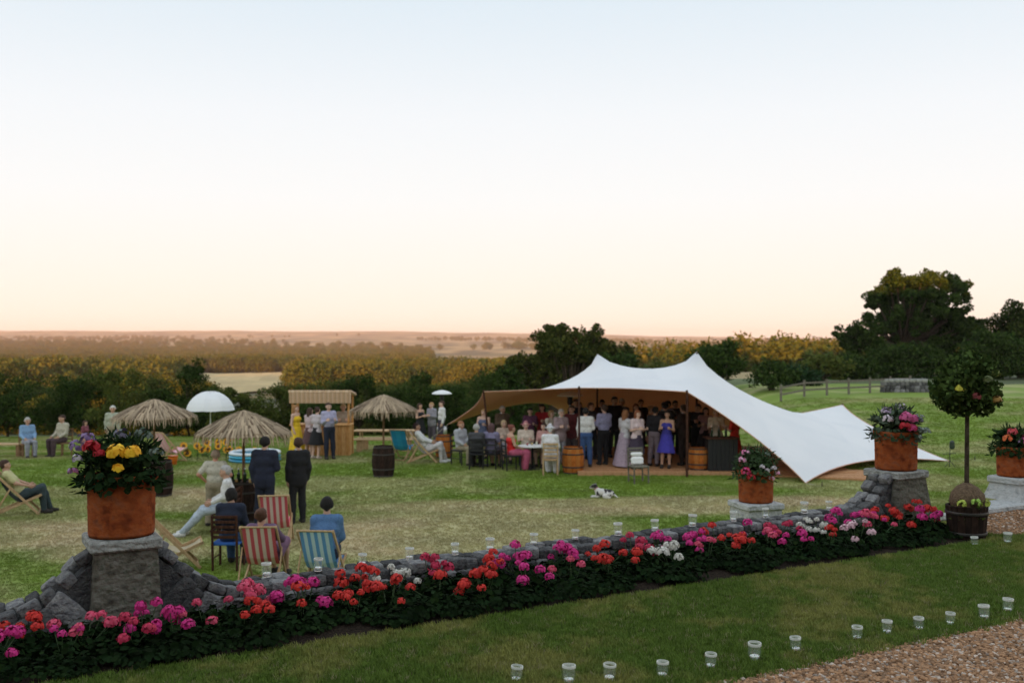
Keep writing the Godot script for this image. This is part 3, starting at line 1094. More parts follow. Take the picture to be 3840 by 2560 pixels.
# spec: list of [offset, radius, petals, petal size, colour a, colour b]
func pot_plants(label: String, pos: Vector3, w: float, h: float, leaves: int, ca: Color, cb: Color, spec: Array, seed_: int) -> void:
	rng.seed = seed_
	var t := thing("pot_flowers", label, "flowers", pos)
	var s := Shape.new()
	for q in leaves:
		var d := rdir()
		d.y = absf(d.y)
		var f := sqrt(rng.randf())
		var p := Vector3(d.x * w * f, d.y * h * f, d.z * w * f)
		if d.y < 0.4:
			p.y -= rng.randf() * 0.10
		var nn := (d + rdir() * 0.6 + Vector3.UP * 0.3).normalized()
		if rng.randf() < 0.6:
			round_leaf(s, p, nn, rng.randf_range(0.016, 0.032), ca.lerp(cb, rng.randf()))
		else:
			var al := (d + rdir() * 0.5).normalized()
			s.leaf(p, al, al.cross(rdir()).normalized(), rng.randf_range(0.05, 0.09), 0.018, ca.lerp(cb, rng.randf()))
	part("foliage", s.mesh(), M.leaf, t)
	for e in spec:
		var b := Shape.new()
		blossom(b, Vector3.ZERO, e[1], e[2], e[3], e[4], e[5])
		part("blossom", b.mesh(), M.petal, t, Transform3D(Basis.IDENTITY, e[0]))

func tuft_mesh(seed_: int, h: float, spread: float, n: int, w: float) -> ArrayMesh:
	rng.seed = seed_
	var s := Shape.new()
	for q in n:
		var a := rng.randf() * TAU
		var p := Vector3(cos(a), 0, sin(a)) * spread * sqrt(rng.randf())
		var lean := Vector3(rng.randf_range(-1, 1), 0, rng.randf_range(-1, 1)) * h * 0.5
		var b := rng.randf() * TAU
		var sd := Vector3(cos(b), 0, sin(b)) * w
		var hh := h * rng.randf_range(0.6, 1.2)
		var g := rng.randf_range(0.75, 1.25)
		s.tint = Color(g, g, g)
		var m := p + lean * 0.35 + Vector3(0, hh * 0.55, 0)
		var tp := p + lean + Vector3(0, hh, 0)
		s.quad(p - sd, p + sd, m + sd * 0.8, m - sd * 0.8)
		s.quad(m - sd * 0.8, m + sd * 0.8, tp, tp)
	return s.mesh()

func scatter(called: String, label: String, mesh: Mesh, m: Material, spots: Array, cols: Array) -> MultiMeshInstance3D:
	var mm := MultiMesh.new()
	mm.transform_format = MultiMesh.TRANSFORM_3D
	mm.use_colors = true
	mm.mesh = mesh
	mm.instance_count = spots.size()
	for k in spots.size():
		mm.set_instance_transform(k, spots[k])
		mm.set_instance_color(k, cols[k])
	var o := MultiMeshInstance3D.new()
	o.name = numbered(called)
	o.multimesh = mm
	o.material_override = m
	add_child(o)
	o.set_meta("kind", "stuff")
	o.set_meta("label", label)
	o.set_meta("category", called.replace("_", " "))
	return o

# clumps spread through several lobes: [centre, radii, count]
func lobe_clumps(lobes: Array, r: float, seed_: int) -> Array:
	rng.seed = seed_
	var o := []
	for l in lobes:
		var e: Vector3 = l[1]
		for k in l[2]:
			var d := rdir() * pow(rng.randf_range(0.1, 1.0), 0.4)
			o.append([l[0] + Vector3(d.x * maxf(e.x - r, 0.1), d.y * maxf(e.y - r * 0.8, 0.1), d.z * maxf(e.z - r, 0.1)), r * rng.randf_range(0.7, 1.15)])
	return o

# ---------------------------------------------------------------- materials
func materials() -> void:
	make_bump()
	weave_tex = noise_tex(6, 0.035, [Color(0.62, 0.62, 0.62), Color(0.9, 0.9, 0.9), Color(1, 1, 1), Color(0.95, 0.95, 0.95)], 128)
	M.bark = tmat(noise_tex(3, 0.03, [Color(0.03, 0.022, 0.015), Color(0.09, 0.07, 0.05)]), 0.8, 0.95, true, 1.0)
	M.leaf = vmat(0.8, 0.5)
	M.leaf.metallic_specular = 0.15
	M.petal = vmat(0.7, 0.4)
	M.straw = vmat(0.9, 0.2)
	M.grass = vmat(0.8, 0.35)
	M.canvas = vmat(0.9, 0.25)
	M.vcol = vmat(0.95)
	M.stem = mat(Color(0.05, 0.09, 0.03), 0.7)
	M.soil = tmat(noise_tex(9, 0.05, [Color(0.012, 0.009, 0.007), Color(0.04, 0.028, 0.02)]), 3.0, 1.0, true, 1.5)
	M.terracotta = tmat(noise_tex(11, 0.02, [Color(0.13, 0.03, 0.012), Color(0.26, 0.06, 0.019), Color(0.33, 0.085, 0.025), Color(0.26, 0.09, 0.045)]), 1.6, 0.85, true, 0.5)
	M.pier = tmat(noise_tex(12, 0.03, [Color(0.05, 0.048, 0.04), Color(0.12, 0.11, 0.085), Color(0.18, 0.17, 0.145), Color(0.09, 0.10, 0.07)]), 1.4, 0.95, true, 1.2)
	M.cap = tmat(noise_tex(13, 0.03, [Color(0.16, 0.16, 0.15), Color(0.30, 0.30, 0.28), Color(0.40, 0.40, 0.38)]), 1.8, 0.95, true, 1.2)
	M.pale_stone = tmat(noise_tex(14, 0.03, [Color(0.30, 0.31, 0.31), Color(0.5, 0.5, 0.49), Color(0.42, 0.44, 0.45)]), 1.5, 0.9, true, 1.0)
	M.stones = []
	for k in 5:
		var g: float = [0.07, 0.11, 0.16, 0.22, 0.10][k]
		M.stones.append(tmat(noise_tex(20 + k, 0.05, [Color(g * 0.55, g * 0.55, g * 0.6), Color(g, g * 0.98, g), Color(g * 1.4, g * 1.38, g * 1.3)], 128), 3.0, 0.95, true, 1.5))
	M.gravel = tmat(noise_tex(30, 0.10, [Color(0.08, 0.042, 0.02), Color(0.20, 0.11, 0.06), Color(0.32, 0.20, 0.12)]), 1.2, 1.0, true, 1.5)
	M.oak = [tmat(noise_tex(31, 0.03, [Color(0.018, 0.010, 0.008), Color(0.05, 0.03, 0.022)], 128, 4.0), 1.5, 0.8), tmat(noise_tex(32, 0.03, [Color(0.012, 0.008, 0.007), Color(0.035, 0.022, 0.016)], 128, 4.0), 1.5, 0.8)]
	M.orange_wood = [tmat(noise_tex(33, 0.03, [Color(0.30, 0.08, 0.015), Color(0.52, 0.17, 0.035)], 128, 4.0), 1.5, 0.7), tmat(noise_tex(34, 0.03, [Color(0.36, 0.11, 0.02), Color(0.48, 0.19, 0.05)], 128, 4.0), 1.5, 0.7)]
	M.plank = [tmat(noise_tex(35, 0.03, [Color(0.34, 0.16, 0.07), Color(0.50, 0.27, 0.13)], 128, 4.0), 1.0, 0.75), tmat(noise_tex(36, 0.03, [Color(0.28, 0.12, 0.05), Color(0.42, 0.21, 0.10)], 128, 4.0), 1.0, 0.75), tmat(noise_tex(37, 0.03, [Color(0.40, 0.21, 0.10), Color(0.52, 0.30, 0.16)], 128, 4.0), 1.0, 0.75)]
	M.bar_wood = [tmat(noise_tex(38, 0.03, [Color(0.42, 0.19, 0.06), Color(0.60, 0.32, 0.12)], 128, 4.0), 1.2, 0.6), tmat(noise_tex(39, 0.03, [Color(0.50, 0.25, 0.09), Color(0.64, 0.37, 0.16)], 128, 4.0), 1.2, 0.6)]
	M.bamboo = [mat(Color(0.62, 0.42, 0.25), 0.6), mat(Color(0.54, 0.36, 0.22), 0.6), mat(Color(0.68, 0.50, 0.33), 0.6)]
	M.light_wood = tmat(noise_tex(40, 0.03, [Color(0.36, 0.23, 0.12), Color(0.55, 0.38, 0.22)], 128, 4.0), 1.4, 0.7)
	M.dark_wood = tmat(noise_tex(41, 0.03, [Color(0.035, 0.015, 0.01), Color(0.09, 0.04, 0.025)], 128, 4.0), 1.4, 0.7)
	M.grey_wood = tmat(noise_tex(42, 0.03, [Color(0.10, 0.09, 0.07), Color(0.22, 0.20, 0.16)], 128, 4.0), 1.4, 0.9)
	M.pole_wood = tmat(noise_tex(43, 0.03, [Color(0.16, 0.09, 0.05), Color(0.30, 0.18, 0.10)], 128, 4.0), 1.4, 0.8)
	M.tent_white = tmat(noise_tex(44, 0.01, [Color(0.78, 0.79, 0.81), Color(0.84, 0.84, 0.85)], 128), 0.35, 0.75, true, 0.25)
	M.tent_tan = tmat(noise_tex(45, 0.01, [Color(0.77, 0.56, 0.40), Color(0.82, 0.62, 0.46)], 128), 0.35, 0.9, true, 0.25)
	M.tent_tan.backlight_enabled = true
	M.tent_tan.backlight = Color(0.9, 0.62, 0.42)
	M.tent_white.backlight_enabled = true
	M.tent_white.backlight = Color(0.5, 0.5, 0.5)
	M.steel = mat(Color(0.5, 0.5, 0.5), 0.35, 1.0)
	M.white_metal = mat(Color(0.72, 0.72, 0.72), 0.4)
	M.dark_metal = mat(Color(0.02, 0.02, 0.022), 0.5, 0.3)
	M.hoop = mat(Color(0.06, 0.055, 0.05), 0.5, 0.6)
	M.white_cloth = mat(Color(0.75, 0.74, 0.72), 0.9)
	M.rope = mat(Color(0.45, 0.4, 0.3), 0.9)
	M.glass = StandardMaterial3D.new()
	M.glass.transparency = BaseMaterial3D.TRANSPARENCY_ALPHA
	M.glass.albedo_color = Color(0.9, 0.96, 0.95, 0.04)
	M.glass.roughness = 0.04
	M.window_glass = mat(Color(0.03, 0.035, 0.04), 0.05)
	M.lace = vmat(0.9, 0.5)
	M.wax = mat(Color(0.8, 0.8, 0.76), 0.4)
	M.wax.subsurf_scatter_enabled = true
	M.wax.subsurf_scatter_strength = 0.3

# ---------------------------------------------------------------- scene
func _ready() -> void:
	rng.seed = 1
	noise_a.seed = 7
	noise_a.frequency = 0.02
	noise_b.seed = 19
	noise_b.frequency = 0.02
	# camera
	var cam := Camera3D.new()
	cam.name = "camera"
	cam.position = Vector3(0, 1.75, 0)
	cam.fov = 37.8
	cam.near = 0.1
	cam.far = 12000
	cam.current = true
	var lens := CameraAttributesPhysical.new()
	lens.frustum_focal_length = 35.0
	lens.frustum_focus_distance = 6.5
	lens.exposure_aperture = 2.8
	lens.frustum_near = 0.1
	lens.frustum_far = 12000.0
	cam.attributes = lens
	cam.fov = 37.8
	add_child(cam)
	# sky: clear evening air, colour by height above the horizon
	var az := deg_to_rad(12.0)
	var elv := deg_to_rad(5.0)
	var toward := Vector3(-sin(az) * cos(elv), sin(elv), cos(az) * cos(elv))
	var sk := PanoramaSkyMaterial.new()
	var stops := [[0.0, Color(0.975, 0.84, 0.69)], [1.5, Color(0.975, 0.865, 0.74)], [4.0, Color(0.92, 0.87, 0.79)], [8.0, Color(0.875, 0.88, 0.87)], [12.5, Color(0.82, 0.85, 0.875)], [19.0, Color(0.67, 0.76, 0.83)], [35.0, Color(0.64, 0.73, 0.80)], [90.0, Color(0.58, 0.68, 0.78)]]
	var W := 64
	var H := 720
	var img := Image.create(W, H, false, Image.FORMAT_RGBF)
	for y in H:
		var el := 90.0 - 180.0 * (y + 0.5) / H
		var c: Color = stops[-1][1]
		if el <= 0.0:
			c = (stops[0][1] as Color).lerp(Color(0.35, 0.28, 0.22), clampf(-el / 6.0, 0, 1))
		else:
			for k in stops.size() - 1:
				if el <= stops[k + 1][0]:
					c = (stops[k][1] as Color).lerp(stops[k + 1][1], (el - stops[k][0]) / (stops[k + 1][0] - stops[k][0]))
					break
		for x in W:
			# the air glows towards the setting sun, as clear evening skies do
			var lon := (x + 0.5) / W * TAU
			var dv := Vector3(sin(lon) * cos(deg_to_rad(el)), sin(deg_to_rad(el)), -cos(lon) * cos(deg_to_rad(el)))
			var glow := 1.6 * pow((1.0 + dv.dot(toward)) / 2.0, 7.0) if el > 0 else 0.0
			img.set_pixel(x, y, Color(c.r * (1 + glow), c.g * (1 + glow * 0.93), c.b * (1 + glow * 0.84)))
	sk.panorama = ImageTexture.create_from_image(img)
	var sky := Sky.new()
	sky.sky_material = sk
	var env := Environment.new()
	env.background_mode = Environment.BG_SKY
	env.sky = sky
	env.tonemap_mode = Environment.TONE_MAPPER_LINEAR
	env.tonemap_exposure = 2.0
	env.background_energy_multiplier = 0.565
	env.sdfgi_enabled = true
	env.ssao_enabled = true
	env.ssil_enabled = true
	env.fog_enabled = true
	env.fog_density = 0.0001
	env.fog_light_color = Color(0.98, 0.91, 0.89)
	var we := WorldEnvironment.new()
	we.name = "environment"
	we.environment = env
	add_child(we)
	# low evening sun behind the added house at the photographer's back
	var sun := DirectionalLight3D.new()
	sun.name = "sun"
	sun.light_energy = 1.6
	sun.light_color = Color(1.0, 0.66, 0.33)
	sun.light_angular_distance = 0.5
	sun.shadow_enabled = true
	add_child(sun)
	sun.look_at_from_position(toward * 100.0, Vector3.ZERO)
	materials()
	make_templates()
	cache.jar = jar_proto()
	setting()
	woods()
	terrace()
	tent()
	garden_things()
	people()
	grasses()

func lawn_col(x: float, z: float) -> Color:
	var d := lawn_dry(x, z)
	var g := 1.0 + 0.25 * noise_b.get_noise_2d(x * 30 + 9, z * 30)
	var c := Color(0.15, 0.225, 0.017).lerp(Color(0.48, 0.39, 0.22), d)
	return Color(c.r * g, c.g * g, c.b * g)

func sheet(zs: Array, half: Callable, nx: int, colour: Callable) -> ArrayMesh:
	var v := PackedVector3Array()
	var c := PackedColorArray()
	var idx := PackedInt32Array()
	for z in zs:
		var w: float = half.call(z)
		for k in nx + 1:
			var x := lerpf(-w, w, k / float(nx))
			v.append(Vector3(x, ground(x, z), z))
			c.append(colour.call(x, z))
	for j in zs.size() - 1:
		for k in nx:
			var a := j * (nx + 1) + k
			for e in [a, a + nx + 1, a + nx + 2, a, a + nx + 2, a + 1]:
				idx.append(e)
	return amesh(v, smooth_normals(v, idx), idx, c)

func setting() -> void:
	var zs := [90.0, 60.0, 30.0, 10.0, 0.0, -6.0]
	var z := -10.0
	while z > -63.0:
		zs.append(z)
		z -= 0.35
	zs.append(-63.0)
	struct("lawn", sheet(zs, func(q: float) -> float: return 42.0 if q > -64 else 42.0, 210, lawn_col), M.vcol)
	# rough ground either side of the lawn and the country beyond
	var far := [-62.6]
	var d := 66.0
	while d < 7500:
		far.append(-d)
		d *= 1.035
	var cc := func(x: float, zz: float) -> Color:
		var n := noise_a.get_noise_2d(x * 0.35, zz * 0.12)
		var m := noise_b.get_noise_2d(x * 2.0, zz * 0.7)
		var c := Color(0.06, 0.085, 0.02)
		if -zz > 90:
			c = Color(0.09, 0.085, 0.03).lerp(Color(0.30, 0.22, 0.10), smooth(-0.1, 0.25, n))
			if n < -0.18:
				c = Color(0.05, 0.055, 0.022)
		var g := 1.0 + 0.5 * m
		return Color(c.r * g, c.g * g, c.b * g)
	struct("countryside", sheet(far, func(q: float) -> float: return 42.0 + (-q - 62.6) * 0.95, 150, cc), M.vcol)
	# pale stubble field in the valley
	var f := Shape.new()
	for i in 14:
		for k in 14:
			var q := []
			for e in [[0, 0], [1, 0], [1, 1], [0, 1]]:
				var t: float = (k + e[1]) / 14.0
				var dd := lerpf(270.0, 585.0, t)
				var x := lerpf(-0.318 * 330 - t * 75, -0.205 * 330 - t * 50, (i + e[0]) / 14.0)
				q.append(Vector3(x, ground(x, -dd) + 0.5, -dd))
			var g := 1.0 + 0.25 * noise_a.get_noise_2d(i * 14, k * 30)
			f.tint = Color(0.48 * g, 0.36 * g, 0.17 * g)
			f.quad(q[0], q[1], q[2], q[3])
	struct("stubble_field", f.mesh(), M.vcol)
	house()
	shrubs()

func house() -> void:
	# unseen house added behind the camera so its long shadow covers the garden
	var t := thing("added_shade_house", "added unseen long stone house with slate roof behind the terrace, shading the garden", "house", Vector3(-8, 0, 12))
	var wm := tmat(noise_tex(50, 0.03, [Color(0.26, 0.22, 0.17), Color(0.38, 0.33, 0.26)], 128), 0.4, 0.95)
	var rm := tmat(noise_tex(51, 0.05, [Color(0.06, 0.06, 0.065), Color(0.12, 0.12, 0.13)], 128), 0.5, 0.8)
	part("wall", boxm(Vector3(32, 6.4, 6), 0.02), wm, t, at(0, 4.4, 6))
	var r := Shape.new()
	var a := [Vector3(-32.6, 10.75, -0.6), Vector3(32.6, 10.75, -0.6), Vector3(32.6, 10.75, 12.6), Vector3(-32.6, 10.75, 12.6), Vector3(-30, 15.4, 6), Vector3(30, 15.4, 6)]
	r.quad(a[0], a[4], a[5], a[1])
	r.quad(a[2], a[5], a[4], a[3])
	r.quad(a[1], a[5], a[2], a[2])
	r.quad(a[3], a[4], a[0], a[0])
	r.quad(a[0], a[1], a[2], a[3])
	var roof := part("roof", r.mesh(), rm, t)
	for x in [-24.0, -8.0, 8.0, 24.0]:
		part("chimney", boxm(Vector3(0.7, 1.4, 0.5), 0.02), wm, roof, at(x, 15.9, 6.0))
	for fl in 3:
		for k in 13:
			if fl == 0 and k == 6:
				continue
			var w := part("window", boxm(Vector3(0.62, 0.95 - fl * 0.1, 0.04), 0.01), M.white_metal, t, at(-27 + k * 4.5, 1.9 + fl * 3.3, -0.035))
			part("pane", boxm(Vector3(0.54, 0.87 - fl * 0.1, 0.02), 0.004), M.window_glass, w, at(0, 0, -0.03))
	part("door", boxm(Vector3(0.75, 1.25, 0.05), 0.01), M.dark_wood, t, at(0, 1.27, -0.04))

func shrubs() -> void:
	var dark := Color(0.014, 0.032, 0.008)
	var mid := Color(0.055, 0.085, 0.02)
	var olive := Color(0.10, 0.105, 0.025)
	# x, distance, top, width, kind
	var L := [[-23.8, 47, 0.41, 3.4, 0], [-22.6, 50, 0.5, 3.4, 1], [-20.4, 48, 0.62, 3.3, 0], [-18.2, 46.5, 0.5, 3.0, 2], [-17.0, 48, -0.1, 2.2, 1], [-16.2, 50, 0.66, 2.9, 0], [-14.6, 47.5, -0.1, 2.2, 1], [-13.2, 46.5, -0.62, 2.0, 2], [-12.2, 47, -0.55, 2.2, 2], [-11.06, 49, 0.2, 2.7, 2], [-9.0, 46, -0.5, 2.2, 1], [-7.4, 48, 0.3, 2.7, 0], [-5.9, 50, 0.15, 2.7, 1], [-4.3, 47.5, 0.05, 2.7, 0], [-2.9, 49, -0.1, 2.7, 0], [-1.4, 52, 0.3, 2.8, 1]]
	var k := 0
	for s in L:
		s[2] += 0.2 + 0.45 * sin(s[0] * 2.3)
		var g := ground(s[0], -s[1])
		var ca: Color = [dark, dark.lerp(mid, 0.4), mid][s[4]]
		var cb: Color = [mid, mid, olive][s[4]]
		tree("hedge_shrub", "%s shrub from the left in the hedge behind the lawn, %s" % [ORD[k], ["dense and dark green", "mid green", "loose and yellow green"][s[4]]], Vector3(s[0], g, -s[1]), lobe_clumps([[Vector3(0, (s[2] - g) * 0.5, 0), Vector3(s[3] * 0.62, (s[2] - g) * 0.52, s[3] * 0.5), 15], [Vector3(0, (s[2] - g) * 0.25, 0.3), Vector3(s[3] * 0.65, 0.9, s[3] * 0.5), 8]], s[3] * 0.24, 300 + k), 0.06, 0.5, 400, 0.11, ca, cb, 400 + k, "shrubs of the back hedge")
		k += 1
	var T := [
		["broad_tree", "broad domed dark tree rising behind the left tent peak", 3.9, 66, 3.2, 7.2, 40, 1.35, 330, 0.19, dark, olive],
		["broad_tree", "lower round tree joined to the right of the domed tree", 7.0, 64, 1.8, 4.0, 22, 1.0, 260, 0.24, dark, mid],
		["broad_tree", "small dark tree left of the domed tree behind the tent", -0.2, 58, 0.85, 3.2, 18, 0.85, 260, 0.22, dark, mid],
		["broad_tree", "small bushy tree between the two tent peaks", 9.0, 61, 0.8, 3.0, 16, 0.8, 240, 0.22, mid, olive],
		["ragged_tree", "dark ragged tree behind the right tent peak", 12.3, 60, 2.35, 4.2, 22, 0.95, 230, 0.22, dark, mid],
		["broad_tree", "dark shrubby tree just right of the right tent peak", 14.6, 56, 0.2, 3.6, 18, 0.9, 240, 0.2, dark, mid],
		["broad_tree", "blue green tree low behind the tent's right slope", 17.2, 60, -0.3, 3.6, 18, 0.9, 240, 0.2, dark, Color(0.03, 0.06, 0.03)],
		["broad_tree", "yellow green tree left of the great oak", 21.2, 68, 0.5, 4.6, 24, 1.1, 260, 0.22, mid, olive],
		["broad_tree", "dark tree filling the gap below the great oak's left side", 25.5, 76, 0.8, 5.2, 24, 1.2, 260, 0.24, dark, mid],
		["oak_tree", "tall spreading oak on the right with sky showing through its crown", 33.8, 86, 8.3, 12.6, 66, 1.35, 560, 0.24, dark, mid],
		["broad_tree", "dark tree at the right edge beside the great oak", 42.0, 82, 5.7, 10.0, 52, 1.6, 480, 0.24, dark, Color(0.05, 0.06, 0.015)],
		["broad_tree", "lower dark tree under the great oak's right side", 37.0, 76, 3.0, 7.0, 34, 1.4, 400, 0.22, dark, mid],
		["broad_tree", "low dark thicket tree under the great oak", 30.8, 78, 1.9, 6.6, 34, 1.3, 400, 0.22, dark, mid]]
	k = 0
	for s in T:
		var g := ground(s[2], -s[3])
		var h: float = s[4] - g
		var y0 := 0.3 if s[0] != "oak_tree" else 1.6
		var cl := []
		if s[0] == "oak_tree":
			cl = lobe_clumps([[Vector3(1.3, 4.9 - g, 0), Vector3(5.4, 3.7, 4.5), 85], [Vector3(-3.2, 1.9 - g, 0), Vector3(3.3, 2.4, 2.6), 20], [Vector3(0.2, 0.4 - g, 0), Vector3(6.6, 2.5, 3.6), 46], [Vector3(4.9, 2.6 - g, 0), Vector3(3.0, 2.5, 2.6), 18]], 0.9, 640)
		elif k == 0:
			cl = lobe_clumps([[Vector3(0, 1.2 - g, 0), Vector3(3.5, 2.15, 2.4), 64], [Vector3(-3.0, -0.4 - g, 0), Vector3(2.6, 1.8, 2.0), 26], [Vector3(2.9, 0.3 - g, 0), Vector3(2.6, 1.6, 2.0), 26], [Vector3(0, -1.4 - g, 0), Vector3(4.8, 1.9, 2.4), 40]], 0.72, 641)
		elif k == 8 or k > 9:
			cl = lobe_clumps([[Vector3(0, h * 0.48, 0), Vector3(s[5] * 0.55, h * 0.53, s[5] * 0.4), s[6] + 14], [Vector3(0, h * 0.22, 0.5), Vector3(s[5] * 0.6, h * 0.25, s[5] * 0.4), 16]], s[7] * 0.85, 650 + k)
		else:
			cl = crown_clumps(s[5], y0, h, s[6], s[7], 500 + k)
		tree(s[0], s[1], Vector3(s[2], g, -s[3]), cl, 0.16 + h * 0.025, h * (0.30 if s[0] == "oak_tree" else 0.2), s[8], s[9], s[10], s[11], 600 + k)
		k += 1

func far_tree(seed_: int, per := 50, lf := 0.085, conifer := false) -> ArrayMesh:
	rng.seed = seed_
	var s := Shape.new()
	for q in 16:
		var d := rdir()
		var c := Vector3(d.x * 0.28, 0.5 + d.y * 0.32, d.z * 0.28)
		if conifer:
			c = Vector3(d.x * 0.1, 0.2 + q * 0.085, d.z * 0.1)
		var r := rng.randf_range(0.15, 0.24) * (1.0 if not conifer else 1.15 - q * 0.08)
		leafball(s, c, Vector3(r, r * 0.85, r), per, lf, Color(0.65, 0.65, 0.65), Color(1.3, 1.3, 1.3), 0.5)
	s.tint = Color(0.3, 0.25, 0.2)
	s.tube([Vector3(0, -0.1, 0), Vector3(0, 0.3, 0), Vector3(0, 0.6, 0)], [0.03, 0.025, 0.012], 5)
	return s.mesh()

func woods() -> void:
	# label, tree, count, d range, x/d range, height, colours
	var R := [
		["valley_wood", "sunlit golden green woodland in the valley beyond the hedge", 900, 270.0, 520.0, -0.215, 0.05, 9.0, Color(0.10, 0.105, 0.025), Color(0.055, 0.085, 0.02)],
		["far_wood", "far woodland glowing orange below the hills on the left", 3600, 700.0, 1900.0, -0.62, -0.08, 11.0, Color(0.10, 0.105, 0.025), Color(0.055, 0.085, 0.02)],
		["belt_wood", "belt of trees along the far edge of the pale field", 330, 600.0, 690.0, -0.33, -0.17, 11.0, Color(0.10, 0.105, 0.025), Color(0.055, 0.085, 0.02)],
		["valley_wood", "sunlit woodland between the tent and the great oak", 420, 170.0, 330.0, 0.10, 0.50, 10.0, Color(0.10, 0.105, 0.025), Color(0.055, 0.085, 0.02)],
		["green_wood", "trees in the dip right behind the hedge", 190, 66.0, 150.0, -0.20, 0.02, 4.3, Color(0.10, 0.105, 0.025), Color(0.055, 0.085, 0.02)],
		["green_wood", "trees in the dip behind the hedge on the left", 170, 72.0, 190.0, -0.62, -0.30, 4.8, Color(0.10, 0.105, 0.025), Color(0.055, 0.085, 0.02)],
		["valley_wood", "sunlit woodland in the valley left of the pale field", 620, 230.0, 640.0, -0.64, -0.335, 9.5, Color(0.10, 0.105, 0.025), Color(0.055, 0.085, 0.02)],
		["far_wood", "hazy woods and hedgerows on the far hills", 3600, 1900.0, 4300.0, -0.62, 0.62, 15.0, Color(0.10, 0.105, 0.025), Color(0.055, 0.085, 0.02)]]
	var n := 0
	for r in R:
		var mesh := far_tree(800 + n) if r[4] > 200.0 else far_tree(800 + n, 260, 0.038)
		rng.seed = 900 + n
		var sp := []
		var cl := []
		for k in r[2]:
			var d: float = r[3] * pow(r[4] / r[3], rng.randf())
			var x := rng.randf_range(r[5], r[6]) * d
			if n == 7 and noise_a.get_noise_2d(x * 0.05, d * 0.05) < 0.12:
				continue
			if n != 7 and noise_a.get_noise_2d(x * 0.5 + 70, d * 0.5) < -0.42:
				continue
			var h: float = r[7] * rng.randf_range(0.65, 1.15)
			var b := Basis(Vector3.UP, rng.randf() * TAU).scaled(Vector3(h * rng.randf_range(0.9, 1.4), h, h * rng.randf_range(0.9, 1.4)))
			sp.append(Transform3D(b, Vector3(x, ground(x, -d) - 0.3, -d)))
			var c: Color = (r[8] as Color).lerp(r[9], rng.randf())
			cl.append(c)
		scatter(r[0], r[1], mesh, M.leaf, sp, cl)
		n += 1

# ---------------------------------------------------------------- terrace
func wall_at(t: float, off := 0.0) -> Vector3:
	var d := (WALL_B - WALL_A).normalized()
	return WALL_A.lerp(WALL_B, t) + Vector3(-d.z, 0, d.x) * off * -1.0

func poly(pts: Array, y: float, m: Material, called: String, thick := 0.0) -> MeshInstance3D:
	var p2 := PackedVector2Array()
	for p in pts:
		p2.append(p)
	var tri := Geometry2D.triangulate_polygon(p2)
	var v := PackedVector3Array()
	var n := PackedVector3Array()
	var idx := PackedInt32Array()
	for p in p2:
		v.append(Vector3(p.x, y, p.y))
		n.append(Vector3.UP)
	for e in range(0, tri.size(), 3):
		var o := (v[tri[e + 2]] - v[tri[e]]).cross(v[tri[e + 1]] - v[tri[e]])
		idx.append(tri[e])
		idx.append(tri[e + 1] if o.y > 0 else tri[e + 2])
		idx.append(tri[e + 2] if o.y > 0 else tri[e + 1])
	if thick > 0.0:
		for k in p2.size():
			var a := p2[k]
			var b := p2[(k + 1) % p2.size()]
			var f := Vector3(b.y - a.y, 0, a.x - b.x).normalized()
			var o := v.size()
			for q in [Vector3(a.x, y, a.y), Vector3(b.x, y, b.y), Vector3(b.x, y - thick, b.y), Vector3(a.x, y - thick, a.y)]:
				v.append(q)
				n.append(f)
			var g := Vector3(0, -1, 0).cross(Vector3(b.x - a.x, 0, b.y - a.y))
			for e in ([0, 1, 2, 0, 2, 3] if g.dot(f) > 0 else [0, 2, 1, 0, 3, 2]):
				idx.append(o + e)
	return struct(called, amesh(v, n, idx), m)

func pier(label: String, pos: Vector3, yaw: float, w0: float, w1: float, h: float, body: Material, capm: Material, called := "stone_pier") -> void:
	var t := thing(called, label, "pier", pos, yaw)
	var s := Shape.new()
	var rows := 7
	for k in rows:
		var a := lerpf(w0, w1, pow(k / float(rows), 0.75)) / 2
		var b := lerpf(w0, w1, pow((k + 1) / float(rows), 0.75)) / 2
		var y0 := (h - 0.07) * k / rows
		var y1 := (h - 0.07) * (k + 1) / rows
		for q in 4:
			var r := Basis(Vector3.UP, q * PI / 2)
			s.quad(r * Vector3(-a, y0, a), r * Vector3(-b, y1, b), r * Vector3(b, y1, b), r * Vector3(a, y0, a))
	part("shaft", s.mesh(), body, t)
	part("cap", boxm(Vector3(w1 / 2 + 0.025, 0.035, w1 / 2 + 0.025), 0.012), capm, t, at(0, h - 0.035, 0))

